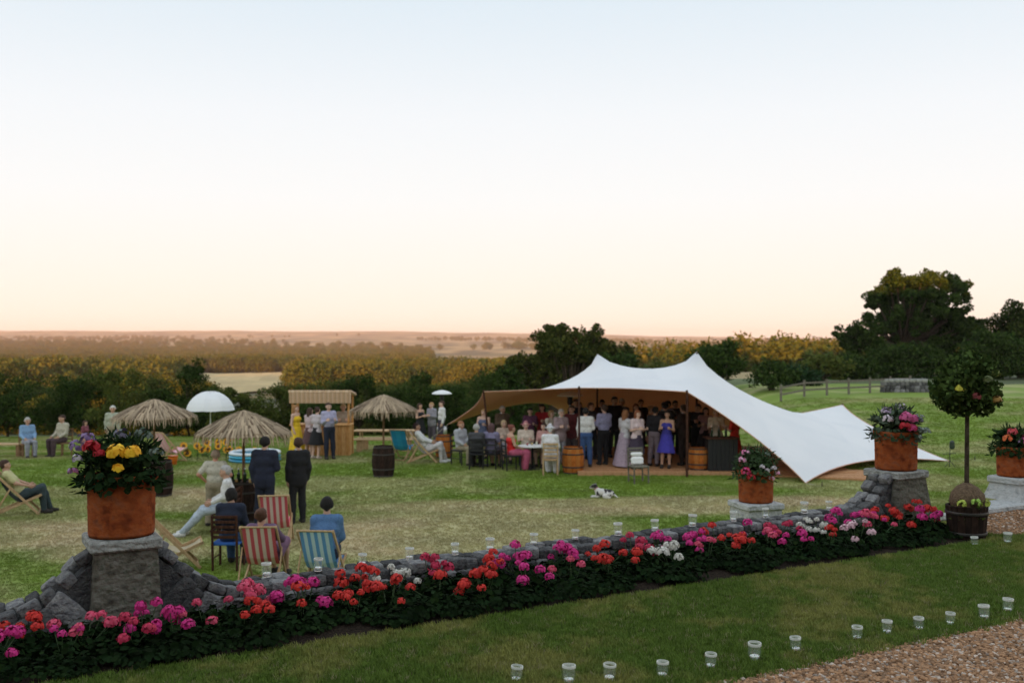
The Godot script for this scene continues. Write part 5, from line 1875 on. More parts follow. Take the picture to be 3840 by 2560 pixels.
func garden_things() -> void:
	var red_pink := [Color(0.62, 0.10, 0.14), Color(0.76, 0.60, 0.58)]
	var blue_str := [Color(0.13, 0.34, 0.72), Color(0.56, 0.74, 0.88)]
	deckchair("red and white striped deck chair, empty, behind the occupied striped one", gp(-4.40, 18.6), PI + 0.12, red_pink, "sl_red", M.light_wood, 9)
	deckchair("red and white striped deck chair with a guest near the wall", gp(-3.86, 15.5), PI + 0.05, red_pink, "sl_red", M.light_wood, 9)
	deckchair("blue and white striped deck chair near the wall", gp(-2.88, 15.2), PI - 0.08, blue_str, "sl_blue", M.light_wood, 9)
	deckchair("plain wooden deck chair half hidden behind the left pot", gp(-5.65, 16.6), PI * 0.62, [Color(0.5, 0.42, 0.28)], "sl_cream", M.light_wood, 3)
	deckchair("dark green deck chair with a guest at the left edge", gp(-10.75, 21.7), PI * 0.62, [Color(0.02, 0.04, 0.035)], "sl_dark", M.light_wood, 3)
	deckchair("tall pink deck chair beside the sunflowers", gp(-10.65, 31.0), PI * 0.80, [Color(0.72, 0.36, 0.42), Color(0.75, 0.5, 0.53)], "sl_pink", M.light_wood, 5)
	deckchair("turquoise blue deck chair behind the dark barrel", gp(-3.5, 31.8), PI - 0.25, [Color(0.02, 0.30, 0.58), Color(0.03, 0.36, 0.62)], "sl_turq", M.light_wood, 3)
	deckchair("pale deck chair of the guest in white beside the turquoise one", gp(-2.72, 30.9), PI * 0.5, [Color(0.6, 0.55, 0.48)], "sl_pale", M.light_wood, 3)
	# wooden armchair with a blue cushion
	chair("armchair", "dark wooden armchair with a bright blue cushion near the wall", gp(-4.72, 16.6), PI, M.dark_wood, mat(Color(0.03, 0.12, 0.42), 0.9), 5, true)
	chair("garden_chair", "dark wooden chair under the guest with outstretched pale legs", gp(-5.62, 19.5), -PI * 0.5, M.dark_wood, M.dark_wood, 4)
	chair("garden_chair", "grey slatted folding chair on the lawn in front of the tent", gp(3.37, 26.5), 0.25, M.grey_wood, M.grey_wood, 5)
	var cu := thing("cushion", "white cushion leaning on the grey folding chair", "cushion", gp(3.37, 26.5, 0.465), 0.25)
	part("cover", fmesh("cushion", [[Vector3(-0.12, 0.15, -0.12), Vector3(0.12, 0.15, -0.12), 0.06, 0.06], [Vector3(-0.12, 0.28, -0.16), Vector3(0.12, 0.28, -0.16), 0.05, 0.05], [Vector3(-0.12, 0.06, -0.10), Vector3(0.12, 0.06, -0.10), 0.055, 0.055]], 0.02, 60.0), M.white_cloth, cu)
	chair("garden_chair", "yellowish wooden chair of the guest in white before the tent", gp(1.08, 28.1), PI, M.light_wood, M.light_wood, 4)
	barrel("dark oak barrel standing alone on the lawn", gp(-3.59, 27.8), 0.32, 0.86, M.oak, M.hoop)
	barrel("orange wooden barrel left of the tent", gp(-2.2, 32.2), 0.29, 0.74, M.orange_wood, M.hoop)
	barrel("orange wooden barrel at the front left of the tent floor", gp(1.74, 28.4), 0.32, 0.76, M.orange_wood, M.hoop)
	barrel("black barrel table under the nearest thatched parasol", gp(-5.62, 20.9), 0.34, 0.86, M.oak, M.hoop)
	barrel("dark barrel half hidden by the left pot's flowers", gp(-8.6, 24.3), 0.33, 0.88, M.oak, M.hoop)
	barrel("tan barrel between the poles at the right of the dance floor", Vector3(5.35, -1.90, -28.5), 0.33, 0.62, M.orange_wood, M.hoop)
	thatch_parasol("nearest thatched parasol over the black barrel table", gp(-5.66, 21.0), 1.0, 2.32, 201)
	thatch_parasol("thatched parasol on the left behind the flower pot", gp(-9.7, 27.0), 1.12, 2.2, 202)
	thatch_parasol("farthest thatched parasol right of the beach bar", gp(-4.0, 31.0), 1.06, 2.1, 203)
	heater("patio heater standing left of the tent by three guests", gp(-2.96, 42.0))
	heater("patio heater inside the left end of the tent", gp(1.85, 31.8))
	# white dome parasol
	var wp := thing("white_parasol", "white domed parasol behind the thatched parasols", "parasol", gp(-10.9, 36.0))
	part("pole", rod(Vector3.ZERO, Vector3(0, 2.1, 0), 0.02, 0.018), M.white_metal, wp)
	var pr := []
	for k in 8:
		pr.append(Vector2(0.88 * sin(k / 7.0 * 1.35) / sin(1.35) + 0.002, 1.5 + 0.68 * (cos(k / 7.0 * 1.35) - cos(1.35)) / (1 - cos(1.35))))
	for k in 8:
		# eight gores, each slightly hollow between the ribs
		var s := Shape.new()
		for j in 7:
			for q in 4:
				var c := []
				for e in [[j, q], [j, q + 1], [j + 1, q + 1], [j + 1, q]]:
					var a: float = TAU * (k + e[1] / 4.0) / 8
					var f: float = 1.0 - 0.05 * sin(PI * e[1] / 4.0)
					c.append(Vector3(cos(a) * pr[e[0]].x * f, pr[e[0]].y - 0.02 * sin(PI * e[1] / 4.0), sin(a) * pr[e[0]].x * f))
				s.quad(c[0], c[1], c[2], c[3])
		part("canopy_panel", s.mesh(), M.tent_white, wp)
		var ra := TAU * k / 8
		part("rib", rod(Vector3(0, 1.85, 0), Vector3(cos(ra) * 0.86, 1.51, sin(ra) * 0.86), 0.006, 0.005, 5), M.white_metal, wp)
	beach_bar()
	# paddling pool
	var pl := thing("paddling_pool", "round turquoise paddling pool on the lawn", "paddling pool", gp(-8.1, 31.4))
	for k in 3:
		var y := 0.055 + k * 0.105
		var tp := []
		for q in 9:
			var a := TAU * q / 8
			tp.append(Vector2(0.75 + 0.055 * cos(a), y + 0.055 * sin(a)))
		part("ring", lathem(tp, 36), mat([Color(0.02, 0.25, 0.42), Color(0.03, 0.33, 0.50), Color(0.62, 0.68, 0.72)][k], 0.35), pl)
	part("water", lathem([Vector2(0.001, 0.2), Vector2(0.72, 0.2)], 30), mat(Color(0.25, 0.45, 0.55), 0.05), pl)
	# orange bucket
	var bk := thing("bucket", "orange bucket beside the pink deck chair", "bucket", gp(-10.35, 30.4))
	part("pail", lathem([Vector2(0.001, 0.0), Vector2(0.11, 0.0), Vector2(0.155, 0.27), Vector2(0.165, 0.28), Vector2(0.145, 0.27), Vector2(0.10, 0.02)], 20), mat(Color(0.72, 0.16, 0.02), 0.4), bk)
	part("handle", rod(Vector3(-0.155, 0.27, 0), Vector3(0.155, 0.3, 0.05), 0.006, 0.006, 6), M.white_metal, bk)
	# sunflowers
	rng.seed = 130
	for k in 14:
		var x := -10.5 + k * 0.145 + rng.randf_range(-0.06, 0.06)
		var h := rng.randf_range(0.15, 0.62)
		var t := thing("sunflower", "%s sunflower from the left beside the parasols" % ORD[k], "flower", gp(x, 32.6 + rng.randf_range(-1.2, 0.8)), rng.randf_range(-0.3, 0.3), "sunflowers by the parasols")
		part("stalk", rod(Vector3.ZERO, Vector3(0, h, 0), 0.012, 0.01, 6), M.stem, t)
		var lf := Shape.new()
		for q in 6:
			var a := rng.randf() * TAU
			lf.leaf(Vector3(0, h * rng.randf_range(0.1, 0.8), 0), Vector3(cos(a), 0.25, sin(a)).normalized(), Vector3(-sin(a), 0, cos(a)), 0.2, 0.13, Color(0.06, 0.10, 0.025))
		part("foliage", lf.mesh(), M.leaf, t)
		var pt := Shape.new()
		for q in 18:
			var a := TAU * q / 18
			var o := Vector3(cos(a), sin(a), 0.12)
			pt.leaf(Vector3(cos(a), sin(a), 0) * 0.045, o.normalized(), Vector3(-sin(a), cos(a), 0), 0.10, 0.05, Color(0.75, rng.randf_range(0.28, 0.42), 0.015))
		part("petals", pt.mesh(), M.petal, t, Transform3D(Basis(Vector3.RIGHT, -0.2).scaled(Vector3.ONE * 0.9), Vector3(0, h, 0.02)))
		part("seed_head", lathem([Vector2(0.001, 0.02), Vector2(0.04, 0.015), Vector2(0.055, 0.0)], 14), mat(Color(0.12, 0.05, 0.015), 0.9), t, Transform3D(Basis(Vector3.RIGHT, PI / 2 - 0.2), Vector3(0, h, 0.025)))
	# trestle table and benches behind the third parasol
	var tt := thing("picnic_table", "pale wooden trestle table beneath the farthest thatched parasol", "table", gp(-4.6, 36.0))
	for k in 5:
		part("board", boxm(Vector3(1.1, 0.018, 0.065), 0.005), M.light_wood, tt, at(0, 0.73, -0.28 + k * 0.14))
	for x in [-0.85, 0.85]:
		for z in [-0.28, 0.28]:
			part("leg", seg(Vector3(x, 0, z * 1.2), Vector3(x, 0.71, z), 0.05, 0.04), M.light_wood, tt)
	for z in [[0.75, "near"], [-0.75, "far"]]:
		var b := thing("bench", "%s pale bench of the trestle table by the farthest parasol" % z[1], "bench", gp(-4.6, 36.0 - z[0]))
		for k in 2:
			part("board", boxm(Vector3(1.1, 0.02, 0.07), 0.005), M.light_wood, b, at(0, 0.43, -0.075 + k * 0.15))
		for x in [-0.8, 0.8]:
			part("leg", seg(Vector3(x, 0, 0), Vector3(x, 0.41, 0), 0.05, 0.2), M.light_wood, b)
	var lb := thing("bench", "low brown bench at the far left edge of the lawn", "bench", gp(-17.0, 33.2))
	for k in 3:
		part("board", boxm(Vector3(0.8, 0.02, 0.07), 0.005), M.light_wood, lb, at(0, 0.42, -0.15 + k * 0.15))
	for x in [-0.6, 0.6]:
		part("leg", boxm(Vector3(0.05, 0.2, 0.2), 0.01), M.pole_wood, lb, at(x, 0.2, 0))
	# guests' chairs and tables under the tent's left wing
	round_table("dark round table among the seated guests at the tent's left end", gp(-0.9, 30.2), 0.45, M.dark_wood)
	round_table("round table with white cloth in front of the guest in red", gp(0.6, 29.3), 0.42, M.white_cloth, 0.70)
	var cs := [[-1.55, 30.4, 0.9, "beneath the guest in a pale grey jacket"], [-1.05, 29.4, PI, "of the guest in dark grey left of the lilac one"], [-0.6, 29.5, PI - 0.3, "of the guest in lilac and grey"], [-0.25, 31.0, 0.2, "of the guest in beige at the dark table"], [0.0, 29.0, 1.9, "of the guest in red"], [0.42, 30.2, 0.0, "of the guest in the pink hat"], [0.95, 30.0, -0.4, "of the guest in a floral top"]]
	for c in cs:
		chair("cafe_chair", "black metal chair %s" % c[3], gp(c[0], c[1]), c[2], M.dark_metal, M.dark_metal, 3)
	# black bar counter at the right of the tent
	var bc := thing("bar_counter", "black bar counter at the right end of the tent", "counter", Vector3(5.95, -1.9, -28.35))
	for k in 7:
		part("panel", boxm(Vector3(0.058, 0.44, 0.02), 0.006), M.dark_metal, bc, at(-0.36 + k * 0.12, 0.45, 0.27))
	part("cabinet", boxm(Vector3(0.41, 0.44, 0.24), 0.01), M.dark_metal, bc, at(0, 0.45, 0))
	part("top", boxm(Vector3(0.47, 0.02, 0.33), 0.008), M.dark_wood, bc, at(0, 0.912, 0))
	var wine := mat(Color(0.01, 0.025, 0.012), 0.1)
	for k in 3:
		bottle_on("%s bottle from the left on the black bar counter" % ORD[k], Vector3(5.7 + k * 0.2, -0.968, -28.4), wine)
	for k in 3:
		bottle_on("%s bottle from the left on the black barrel table" % ORD[k], gp(-5.82 + k * 0.13, 20.72, 0.835), wine)
	for k in 2:
		glass_on("%s beer glass on the black barrel table" % ["left", "right"][k], gp(-5.72 + k * 0.28, 20.68, 0.835), Color(0.5, 0.25, 0.05))
	for k in 3:
		glass_on("%s glass from the left on the white cloth" % ORD[k], gp(0.45 + k * 0.14, 29.2 + k * 0.12, 0.705), [Color(0.4, 0.03, 0.05), Color(0.6, 0.4, 0.1), Color(0.6, 0.55, 0.4)][k])
	# dog
	dog()
	# garden ornament: dark oval mirror plate on a stake
	var sg := thing("garden_ornament", "small dark oval ornament on a thin stake in the right lawn", "ornament", gp(13.0, 29.6))
	part("plate", fmesh("plate", [[Vector3(0, 0.60, 0), Vector3(0, 0.72, 0), 0.085, 0.075]], 0.018, 60.0), mat(Color(0.025, 0.04, 0.03), 0.25), sg, Transform3D(Basis.from_scale(Vector3(1, 1, 0.35)), Vector3(0.08, 0, 0)))
	part("stake", rod(Vector3.ZERO, Vector3(0.02, 0.58, 0), 0.012, 0.01), M.dark_metal, sg)
	part("crossbar", rod(Vector3(-0.2, 0.38, 0), Vector3(0.2, 0.42, 0), 0.01, 0.01), M.dark_metal, sg)
	part("foot", rod(Vector3(-0.16, 0.0, 0.05), Vector3(0.01, 0.2, 0), 0.009, 0.009), M.dark_metal, sg)
	part("foot", rod(Vector3(0.16, 0.0, 0.05), Vector3(0.01, 0.2, 0), 0.009, 0.009), M.dark_metal, sg)
	fences()

func beach_bar() -> void:
	var t := thing("beach_bar", "wooden beach bar with a bamboo roof on two posts", "bar", gp(-6.37, 33.4))
	for k in 15:
		part("front_plank", boxm(Vector3(0.062, 0.5, 0.018), 0.006), M.bar_wood[k % 2], t, at(-0.9 + k * 0.1286, 0.51, 0.3))
	for x in [-0.95, 0.95]:
		for k in 4:
			part("side_plank", boxm(Vector3(0.018, 0.5, 0.062), 0.006), M.bar_wood[k % 2], t, at(x, 0.51, 0.24 - k * 0.13))
	part("counter_top", boxm(Vector3(1.02, 0.025, 0.34), 0.01), M.bar_wood[1], t, at(0, 1.04, 0.03))
	for x in [-0.93, 0.93]:
		for z in [0.22, -0.55]:
			part("post", rod(Vector3(x, 0, z), Vector3(x, 1.98, z), 0.045, 0.04, 10), M.bar_wood[0], t)
	part("beam", rod(Vector3(-1.0, 1.86, 0.24), Vector3(1.0, 1.86, 0.24), 0.035, 0.035), M.bar_wood[0], t)
	# bamboo fascia and roof: split canes side by side
	var cane := lathem([Vector2(0.001, 0), Vector2(0.024, 0), Vector2(0.026, 0.02), Vector2(0.023, 0.04), Vector2(0.023, 0.2), Vector2(0.026, 0.22), Vector2(0.023, 0.24), Vector2(0.022, 0.43), Vector2(0.001, 0.43)], 8)
	for k in 42:
		part("bamboo_cane", cane, M.bamboo[(k * 7) % 3], t, Transform3D(Basis(Vector3.RIGHT, 0.12), Vector3(-1.0 + k * 0.0488, 1.76, 0.33)))
	for k in 21:
		part("roof_cane", rod(Vector3(-1.0 + k * 0.1, 2.16, 0.4), Vector3(-1.0 + k * 0.1, 2.0, -0.7), 0.05, 0.05, 6), M.bamboo[(k * 5) % 3], t)

func dog() -> void:
	var t := thing("dog", "small black and white dog lying on the lawn", "dog", gp(2.2, 24.0), -PI / 2 - 0.25)
	# faces +z; lying on its chest with head up
	var b := [[Vector3(0, 0.12, -0.17), Vector3(0, 0.13, 0.10), 0.085, 0.095], [Vector3(0, 0.14, 0.12), Vector3(0, 0.24, 0.19), 0.065, 0.05], [Vector3(0, 0.275, 0.21), Vector3(0, 0.265, 0.24), 0.058, 0.052], [Vector3(0, 0.25, 0.26), Vector3(0, 0.235, 0.315), 0.034, 0.024],
		[Vector3(0.045, 0.31, 0.19), Vector3(0.07, 0.265, 0.19), 0.018, 0.014], [Vector3(-0.045, 0.31, 0.19), Vector3(-0.07, 0.265, 0.19), 0.018, 0.014]]
	for m in [-1.0, 1.0]:
		b.append([Vector3(0.06 * m, 0.10, 0.11), Vector3(0.07 * m, 0.035, 0.12), 0.04, 0.028])
		b.append([Vector3(0.07 * m, 0.03, 0.12), Vector3(0.06 * m, 0.025, 0.28), 0.025, 0.024])
		b.append([Vector3(0.075 * m, 0.10, -0.16), Vector3(0.11 * m, 0.06, -0.04), 0.065, 0.04])
		b.append([Vector3(0.11 * m, 0.05, -0.05), Vector3(0.12 * m, 0.03, -0.16), 0.03, 0.025])
		b.append([Vector3(0.12 * m, 0.028, -0.16), Vector3(0.12 * m, 0.025, -0.04), 0.024, 0.022])
	b.append([Vector3(0, 0.10, -0.25), Vector3(0.10, 0.04, -0.36), 0.026, 0.014])
	var r := field(b, 0.014, 70.0)
	var v: PackedVector3Array = r[0]
	var c := PackedColorArray()
	for p in v:
		var dk := noise_b.get_noise_3d(p.x * 250, p.y * 250 + 40, p.z * 250) > 0.02 and p.y > 0.07
		if p.y > 0.25 and absf(p.x) > 0.018:
			dk = true
		if p.z > 0.325:
			dk = true
		c.append(Color(0.025, 0.022, 0.02) if dk else Color(0.6, 0.57, 0.53))
	part("body", amesh(v, smooth_normals(v, r[1]), r[1], c), M.vcol, t)
	part("collar", lathem([Vector2(0.057, -0.012), Vector2(0.061, 0.0), Vector2(0.057, 0.012)], 16), mat(Color(0.4, 0.03, 0.03), 0.6), t, Transform3D(Basis(Vector3.RIGHT, 0.6), Vector3(0, 0.225, 0.18)))

func fences() -> void:
	# post and rail fence along the top of the right lawn, with a rubble wall
	var f := thing("rail_fence", "grey post and rail fence beyond the tent's right side", "fence")
	var p0 := Vector2(13.5, -50.0)
	var p1 := Vector2(22.0, -55.0)
	var n := 6
	for k in n + 1:
		var p := p0.lerp(p1, k / float(n))
		var g := ground(p.x, p.y)
		part("post", boxm(Vector3(0.05, 0.45, 0.05), 0.01), M.grey_wood, f, at(p.x, g + 0.4, p.y))
		if k < n:
			var q := p0.lerp(p1, (k + 1) / float(n))
			for h in [0.35, 0.7]:
				part("rail", seg(Vector3(p.x, g + h, p.y + 0.06), Vector3(q.x, ground(q.x, q.y) + h, q.y + 0.06), 0.03, 0.09), M.grey_wood, f)
	var w := thing("ruined_wall", "low pale rubble wall by the fence under the great oak", "wall")
	rng.seed = 150
	var sm := []
	for k in 4:
		sm.append(stone_mesh(30 + k))
	for row in 4:
		var x := 20.0
		while x < (22.9 if row > 1 else 23.4) - row * 0.15:
			var l := rng.randf_range(0.18, 0.36)
			var z := -54.0 - (x - 20.0) * 0.1
			part("stone", sm[rng.randi() % 4], M.stones[rng.randi() % 5] if row < 3 else M.cap, w, Transform3D(Basis(Vector3.UP, rng.randf_range(-0.15, 0.15)).scaled(Vector3(l * 1.08, 0.21, 0.42)), Vector3(x + l / 2, ground(x, z) + 0.08 + row * 0.185, z)))
			x += l
	var rub := 0
	while rub < 14:
		var x := rng.randf_range(22.5, 24.6)
		var z := rng.randf_range(-54.6, -53.6)
		var r := rng.randf_range(0.12, 0.3)
		part("stone", sm[rng.randi() % 4], M.stones[rng.randi() % 5], w, Transform3D(Basis(rdir(), rng.randf() * TAU).scaled(Vector3(r, r * 0.7, r)), Vector3(x, ground(x, z) + r * 0.25, z)))
		rub += 1

# ---------------------------------------------------------------- guests
func people() -> void:
	var black := Color(0.008, 0.008, 0.01)
	var navy := Color(0.012, 0.016, 0.035)
	var white := Color(0.68, 0.67, 0.65)
	var cream := Color(0.58, 0.54, 0.44)
	var lav := Color(0.42, 0.40, 0.55)
	var grey := Color(0.28, 0.27, 0.30)
	var brown := Color(0.06, 0.03, 0.018)
	var blond := Color(0.40, 0.24, 0.10)
	var dkhair := Color(0.012, 0.009, 0.008)
	var greyh := Color(0.42, 0.40, 0.38)
	var pale := Color(0.58, 0.37, 0.28)
	var tan := Color(0.40, 0.22, 0.14)
	var jeans := Color(0.04, 0.09, 0.22)
	var khaki := Color(0.32, 0.27, 0.18)
	# group round the nearest parasol
	person("guest in a black suit standing right of the nearest parasol", gp(-4.46, 20.7), PI + 0.5, 1.78, "stand", "down", {hair = ["short", brown], top = ["jacket", black], low = ["trousers", black]})
	person("broad guest in a navy suit with back turned under the nearest parasol", gp(-5.03, 20.2), PI - 0.1, 1.84, "stand", "drink", {hair = ["short", dkhair], top = ["jacket", navy], low = ["trousers", navy]})
	person("guest in a cream shirt with back turned left of the nearest parasol", gp(-6.12, 20.4), PI + 0.2, 1.56, "stand", "hips", {skin = Color(0.52, 0.24, 0.16), hair = ["short", Color(0.36, 0.26, 0.19)], top = ["tshirt", cream], low = ["trousers", khaki]})
	person("guest in white with pale trousers stretching out the legs to the left", gp(-5.62, 19.5), -PI * 0.5 + 0.25, 1.75, "sitout", "lap", {hair = ["short", greyh], top = ["shirt", white], low = ["trousers", Color(0.42, 0.48, 0.54)], shoe = white})
	person("guest in a navy top sitting in the armchair with the blue cushion", gp(-4.66, 16.55, 0.02), PI, 1.72, "sit", "lap", {fem = true, hair = ["bob", dkhair], top = ["shirt", Color(0.012, 0.018, 0.04)], low = ["trousers", jeans]})
	person("guest in a mauve top lying in the striped deck chair", gp(-3.80, 15.45), PI - 0.1, 1.74, "recline", "lap", {fem = true, hair = ["bun", Color(0.09, 0.035, 0.018)], top = ["shirt", Color(0.16, 0.09, 0.16)], low = ["skirt", Color(0.2, 0.1, 0.16)]})
	person("guest in a denim shirt sitting in the blue deck chair", gp(-2.86, 15.4, -0.06), PI + 0.12, 1.86, "sit", "lap", {hair = ["short", dkhair], top = ["shirt", Color(0.09, 0.18, 0.34)], low = ["trousers", navy]})
	person("guest in a yellowish top lying in the dark deck chair at the left edge", gp(-10.78, 21.7), PI * 0.62, 1.7, "recline", "lap", {hair = ["short", brown], top = ["tshirt", Color(0.55, 0.52, 0.26)], low = ["trousers", Color(0.03, 0.05, 0.055)]})
	# far left
	chair("garden_chair", "wooden chair of the guest in light blue on the far left", gp(-15.95, 32.8), 0.7, M.pole_wood, M.pole_wood, 4)
	chair("garden_chair", "wooden chair of the guest in beige on the far left", gp(-15.05, 33.3), -0.4, M.pole_wood, M.pole_wood, 4)
	person("guest in a light blue shirt sitting on the far left", gp(-15.95, 32.8), 0.7, 1.7, "sit", "lap", {hair = ["short", greyh], top = ["shirt", Color(0.22, 0.36, 0.56)], low = ["trousers", Color(0.3, 0.3, 0.34)]})
	person("guest in a beige jacket sitting second from the far left", gp(-15.05, 33.3), -0.4, 1.78, "sit", "lap", {hair = ["short", brown], top = ["shirt", Color(0.46, 0.42, 0.32)], low = ["trousers", Color(0.07, 0.04, 0.045)]})
	person("guest in dark red standing behind the left pot's flowers", gp(-14.1, 33.0), 1.4, 1.2, "stand", "down", {fem = true, hair = ["long", brown], top = ["tshirt", Color(0.2, 0.05, 0.07)], low = ["skirt", Color(0.25, 0.12, 0.14)]})
	person("guest in a pale green shirt standing under the hedge left of the parasols", gp(-13.9, 34.6), 0.3, 1.66, "stand", "down", {hair = ["short", Color(0.6, 0.6, 0.55)], top = ["shirt", Color(0.4, 0.42, 0.32)], low = ["trousers", khaki]})
	# at the beach bar
	person("guest in a long yellow dress at the left post of the beach bar", gp(-7.04, 32.7), 1.2, 1.7, "stand", "down", {fem = true, skin = pale, hair = ["long", Color(0.32, 0.16, 0.06)], top = ["bodice", Color(0.80, 0.52, 0.02)], low = ["maxi", Color(0.82, 0.54, 0.02)]})
	person("guest in a white blouse and black skirt in front of the beach bar", gp(-6.29, 31.9), PI - 0.5, 1.66, "stand", "hold", {fem = true, skin = pale, hair = ["bun", brown], top = ["tshirt", Color(0.55, 0.48, 0.5)], low = ["skirt", black], shoe = Color(0.5, 0.4, 0.33)})
	person("guest in pale pink half hidden left of the black skirt", gp(-6.62, 32.35), 2.4, 1.62, "stand", "hold", {fem = true, skin = pale, hair = ["long", brown], top = ["tshirt", Color(0.55, 0.42, 0.42)], low = ["skirt", Color(0.1, 0.05, 0.05)]})
	person("guest in a lavender shirt and navy trousers in front of the beach bar", gp(-5.81, 31.8), 0.4, 1.8, "stand", "hold", {skin = pale, hair = ["short", brown], top = ["shirt", lav], low = ["trousers", navy]})
	person("bartender in beige behind the right post of the beach bar", gp(-5.75, 34.1), 0.1, 1.7, "stand", "hold", {hair = ["short", blond], top = ["tshirt", Color(0.4, 0.32, 0.24)], low = ["trousers", brown]})
	# middle of the lawn
	person("guest in white lying in the pale deck chair", gp(-2.72, 30.9), PI * 0.5, 1.74, "recline", "lap", {skin = tan, hair = ["short", Color(0.03, 0.012, 0.012)], top = ["shirt", white], low = ["trousers", Color(0.6, 0.56, 0.55)], shoe = white})
	person("guest in a black dress left in the standing trio by the heater", gp(-3.66, 40.0), 0.9, 1.66, "stand", "hold", {fem = true, hair = ["long", brown], top = ["bodice", black], low = ["skirt", black]})
	person("guest in grey in the middle of the standing trio by the heater", gp(-3.22, 40.3), -0.6, 1.68, "stand", "hold", {skin = pale, hair = ["short", blond], top = ["jacket", grey], low = ["trousers", Color(0.1, 0.08, 0.1)]})
	person("guest in a white shirt right in the standing trio by the heater", gp(-2.84, 39.6), -1.2, 1.76, "stand", "down", {skin = pale, hair = ["short", brown], top = ["shirt", white], low = ["trousers", Color(0.05, 0.04, 0.06)]})
	# seated under the tent's left wing
	person("guest in a pale grey jacket sitting leftmost under the tent", gp(-1.55, 30.4), 0.9, 1.72, "sit", "lap", {hair = ["short", Color(0.3, 0.13, 0.06)], top = ["jacket", Color(0.42, 0.42, 0.44)], low = ["trousers", khaki]})
	person("guest in dark grey with back turned sitting second under the tent", gp(-1.05, 29.4), PI, 1.72, "sit", "lap", {hair = ["short", greyh], top = ["shirt", Color(0.06, 0.06, 0.065)], low = ["trousers", black]})
	person("guest in lilac sitting third under the tent with back turned", gp(-0.6, 29.5), PI - 0.3, 1.74, "sit", "lap", {fem = true, hair = ["long", Color(0.10, 0.05, 0.05)], top = ["tshirt", Color(0.2, 0.18, 0.28)], low = ["skirt", Color(0.07, 0.06, 0.075)]})
	person("guest in beige sitting behind the dark table under the tent", gp(-0.25, 31.0), 0.2, 1.7, "sit", "hold", {fem = true, skin = pale, hair = ["bob", Color(0.5, 0.36, 0.2)], top = ["tshirt", Color(0.5, 0.38, 0.3)], low = ["skirt", grey]})
	person("guest in a bright red top and pink skirt sitting at the white table", gp(0.0, 29.0), 1.9, 1.74, "sit", "lap", {fem = true, hair = ["bun", Color(0.2, 0.06, 0.04)], top = ["bodice", Color(0.68, 0.02, 0.02)], low = ["maxi", Color(0.50, 0.10, 0.18)]})
	person("guest in a pink hat and cream top sitting at the white table", gp(0.42, 30.2), 0.0, 1.72, "sit", "hold", {fem = true, skin = pale, hair = ["hat", Color(0.5, 0.2, 0.22)], top = ["tshirt", Color(0.62, 0.52, 0.42)], low = ["skirt", cream]})
	person("guest in a floral pink top sitting right of the pink hat", gp(0.95, 30.0), -0.4, 1.7, "sit", "lap", {fem = true, skin = pale, hair = ["bob", brown], top = ["tshirt", Color(0.5, 0.27, 0.24)], low = ["skirt", Color(0.4, 0.3, 0.26)]})
	person("guest all in white sitting with back turned before the tent", gp(1.08, 28.1), PI - 0.2, 1.84, "sit", "lap", {fem = true, hair = ["hat", Color(0.62, 0.6, 0.62)], top = ["shirt", Color(0.72, 0.70, 0.70)], low = ["maxi", Color(0.68, 0.66, 0.68)]})
	person("guest in a dark red dress standing under the tent's left arch", gp(1.02, 31.9), -0.4, 1.74, "stand", "hold", {fem = true, hair = ["long", dkhair], top = ["tshirt", Color(0.36, 0.015, 0.02)], low = ["skirt", Color(0.22, 0.012, 0.018)]})
	person("guest in a greyish pink jacket left of the front pole", gp(1.45, 30.2), 0.3, 1.7, "stand", "hold", {skin = pale, hair = ["short", greyh], top = ["jacket", Color(0.36, 0.27, 0.28)], low = ["trousers", grey]})
	person("guest in a burgundy waistcoat beside the front pole", gp(1.86, 30.6), -0.5, 1.78, "stand", "down", {hair = ["short", brown], top = ["jacket", Color(0.10, 0.012, 0.016)], low = ["trousers", Color(0.08, 0.06, 0.06)]})
	# standing on the boarded floor
	var fl := func(x: float, d: float) -> Vector3: return Vector3(x, -1.898 if d > 27.95 else ground(x, -d), -d)
	person("guest in a white shirt and blue jeans with back turned on the dance floor", fl.call(2.16, 29.0), PI - 0.2, 1.72, "stand", "drink", {hair = ["short", dkhair], top = ["shirt", white], low = ["trousers", jeans]})
	person("guest in a lavender shirt and black trousers on the dance floor", fl.call(2.68, 29.5), PI + 0.4, 1.78, "stand", "hold", {skin = pale, hair = ["short", brown], top = ["shirt", Color(0.32, 0.31, 0.48)], low = ["trousers", black]})
	person("tall guest in black behind the lavender shirt", fl.call(3.2, 31.5), 0.3, 1.9, "stand", "down", {hair = ["short", dkhair], top = ["jacket", black], low = ["trousers", black]})
	person("guest in a white lace top and long lilac skirt on the dance floor", fl.call(3.24, 29.0), 2.2, 1.66, "stand", "hold", {fem = true, skin = pale, hair = ["long", Color(0.28, 0.12, 0.05)], top = ["tshirt", Color(0.62, 0.6, 0.62)], low = ["maxi", Color(0.42, 0.33, 0.40)]})
	person("guest in a pale pink blouse and dark skirt right of the lace top", fl.call(3.54, 28.6), 0.5, 1.68, "stand", "hold", {fem = true, skin = pale, hair = ["long", Color(0.22, 0.07, 0.025)], top = ["tshirt", Color(0.66, 0.52, 0.52)], low = ["skirt", Color(0.05, 0.035, 0.06)]})
	person("guest in brown behind the pale pink blouse", fl.call(3.85, 30.6), 0.2, 1.74, "stand", "hold", {fem = true, hair = ["long", Color(0.16, 0.05, 0.02)], top = ["tshirt", Color(0.05, 0.03, 0.03)], low = ["skirt", black]})
	person("guest in a dark top and mauve grey trousers on the dance floor", fl.call(4.14, 29.2), PI - 0.5, 1.74, "stand", "down", {hair = ["short", dkhair], top = ["shirt", Color(0.02, 0.018, 0.022)], low = ["trousers", Color(0.28, 0.22, 0.25)]})
